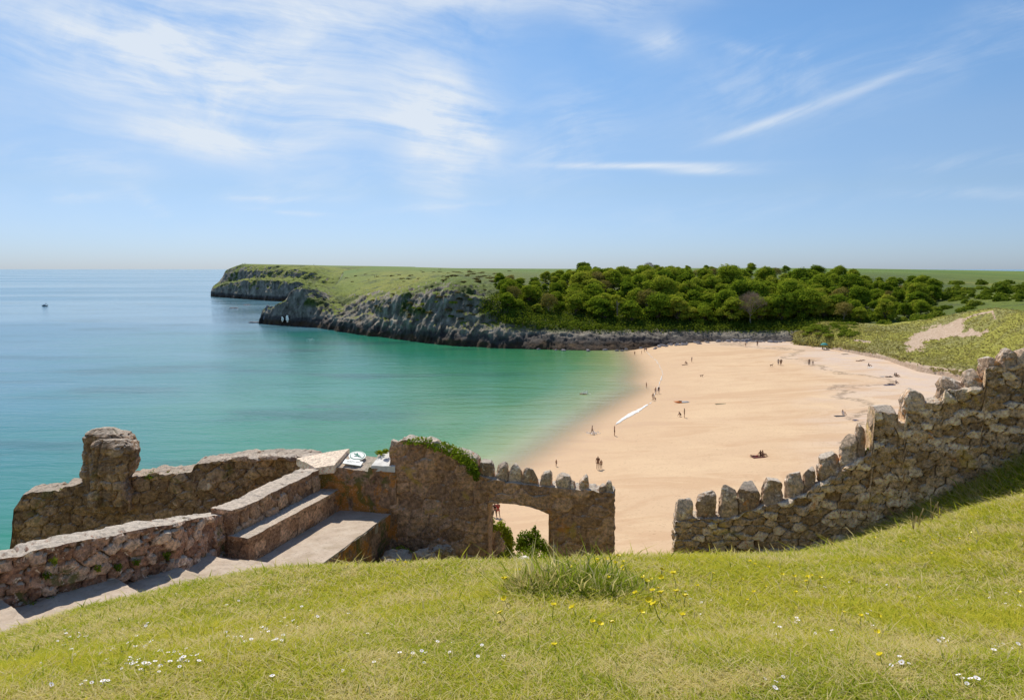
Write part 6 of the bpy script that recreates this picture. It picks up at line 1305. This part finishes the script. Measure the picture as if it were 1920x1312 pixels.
for r_, z in ((.45, 1.98), (.85, 1.78), (1.15, 1.48)): V += [(r_*math.cos(a), r_*math.sin(a), z-.06*(i % 2)*(r_ > 1)) for i, a in enumerate(an)]
tri = np.array([[0, 1+i, 1+(i+1) % 16] for i in range(16)]); qd = np.array([[1+k_*16+i, 1+k_*16+(i+1) % 16, 17+k_*16+(i+1) % 16, 17+k_*16+i] for k_ in range(2) for i in range(16)])
o = mk('canopy', np.array(V), [tri, qd], CL['teal']); o.parent = e
for dx, lb, ps in ((-.6, 'left of two people sitting under the green umbrella', 'sit'), (.7, 'right of two people sitting under the green umbrella', 'sit')): person(q+np.array([dx, -.4, 0]), ps, 1.0, lb, lowc='black', top='black')
for u, v, lb in ((1528, 650, 'group of bags by the scrub mound left of the umbrella'), (1585, 664, 'dark bags under the dune edge right of the umbrella')): cloth('bag', u, v, 2.0, 1.0, .2, CL['black'], lb, 'bags')
# swimmer and splashes
def splash(u, v, rx, rz_, k_, label, seed):
    g_ = np.random.default_rng(seed); q = PZ(u, v, 0.05); C_ = q+g_.normal(size=(k_, 3))*np.array([rx, rx*.7, rz_]); C_[:, 2] = np.abs(C_[:, 2]-.05)*1+.02
    V, Fq = quads_at(C_, g_.normal(size=(k_, 3)), .07, g_); tag(mk('splash', V, Fq, m_p), label, 'splash', kind='stuff')
splash(1097, 738, .55, .35, 160, 'white spray thrown up by the swimmer', 1); splash(1113, 812, .6, .14, 130, 'white spray round the wading bather', 2); splash(583, 638, .8, .4, 110, 'white fleck of spray off the arched headland', 3)
q = PZ(1093, 739, -.02); person(q+np.array([0, 0, -.05]), 'lie', 1.2, 'swimmer splashing in the green shallows', lowc='black')
# small motor boat
q = PZ(84, 574, 0); e = empty('motor_boat', q, math.pi); tag(e, 'small dark hulled fishing boat with a white cabin far out on the sea', 'boat'); e.scale = (.7,)*3
v_, f_ = hull(7.2, 2.3, 1.5, 28, 14); v_[:, 2] = np.minimum(v_[:, 2], 1.15+.25*np.clip(v_[:, 0]/3.6, 0, 1))-.3; o = mk('hull', v_, f_, plain("dark_hull", (.06, .12, .17), .4), smooth=True); o.parent = e
V, Fs = prism([(-.2, -.75), (1.9, -.6), (1.9, .6), (-.2, .75)], .8, [2.0, 1.7, 1.7, 2.0], res=.3, amp=.0); o = mk('cabin', V, Fs, CL['white']); o.parent = e
V, Fs = prism([(-.23, -.6), (-.2, -.6), (-.2, .6), (-.23, .6)], 1.3, 1.8, res=.3, amp=.0); o = mk('window', V, Fs, CL['black']); o.parent = e
V, Fs = prism([(-3.4, -.3), (-3.0, -.3), (-3.0, .3), (-3.4, .3)], .5, 1.5, res=.3, amp=.0); o = mk('outboard_motor', V, Fs, CL['black']); o.parent = e
v_, f_ = tube([(-.1, 0, 1.9), (-.1, 0, 3.0)], [.04, .03], 5); o = mk('mast', v_, f_, CL['white']); o.parent = e
person(q+np.array([1.0, 0, .75]), 'stand', 1.2, 'person standing in the small fishing boat', low='trousers', lowc='navy', top='navy')
q = PZ(188, 523, .1); 
for u, v in ((1585, 497), (1905, 512), (1840, 508)): pass
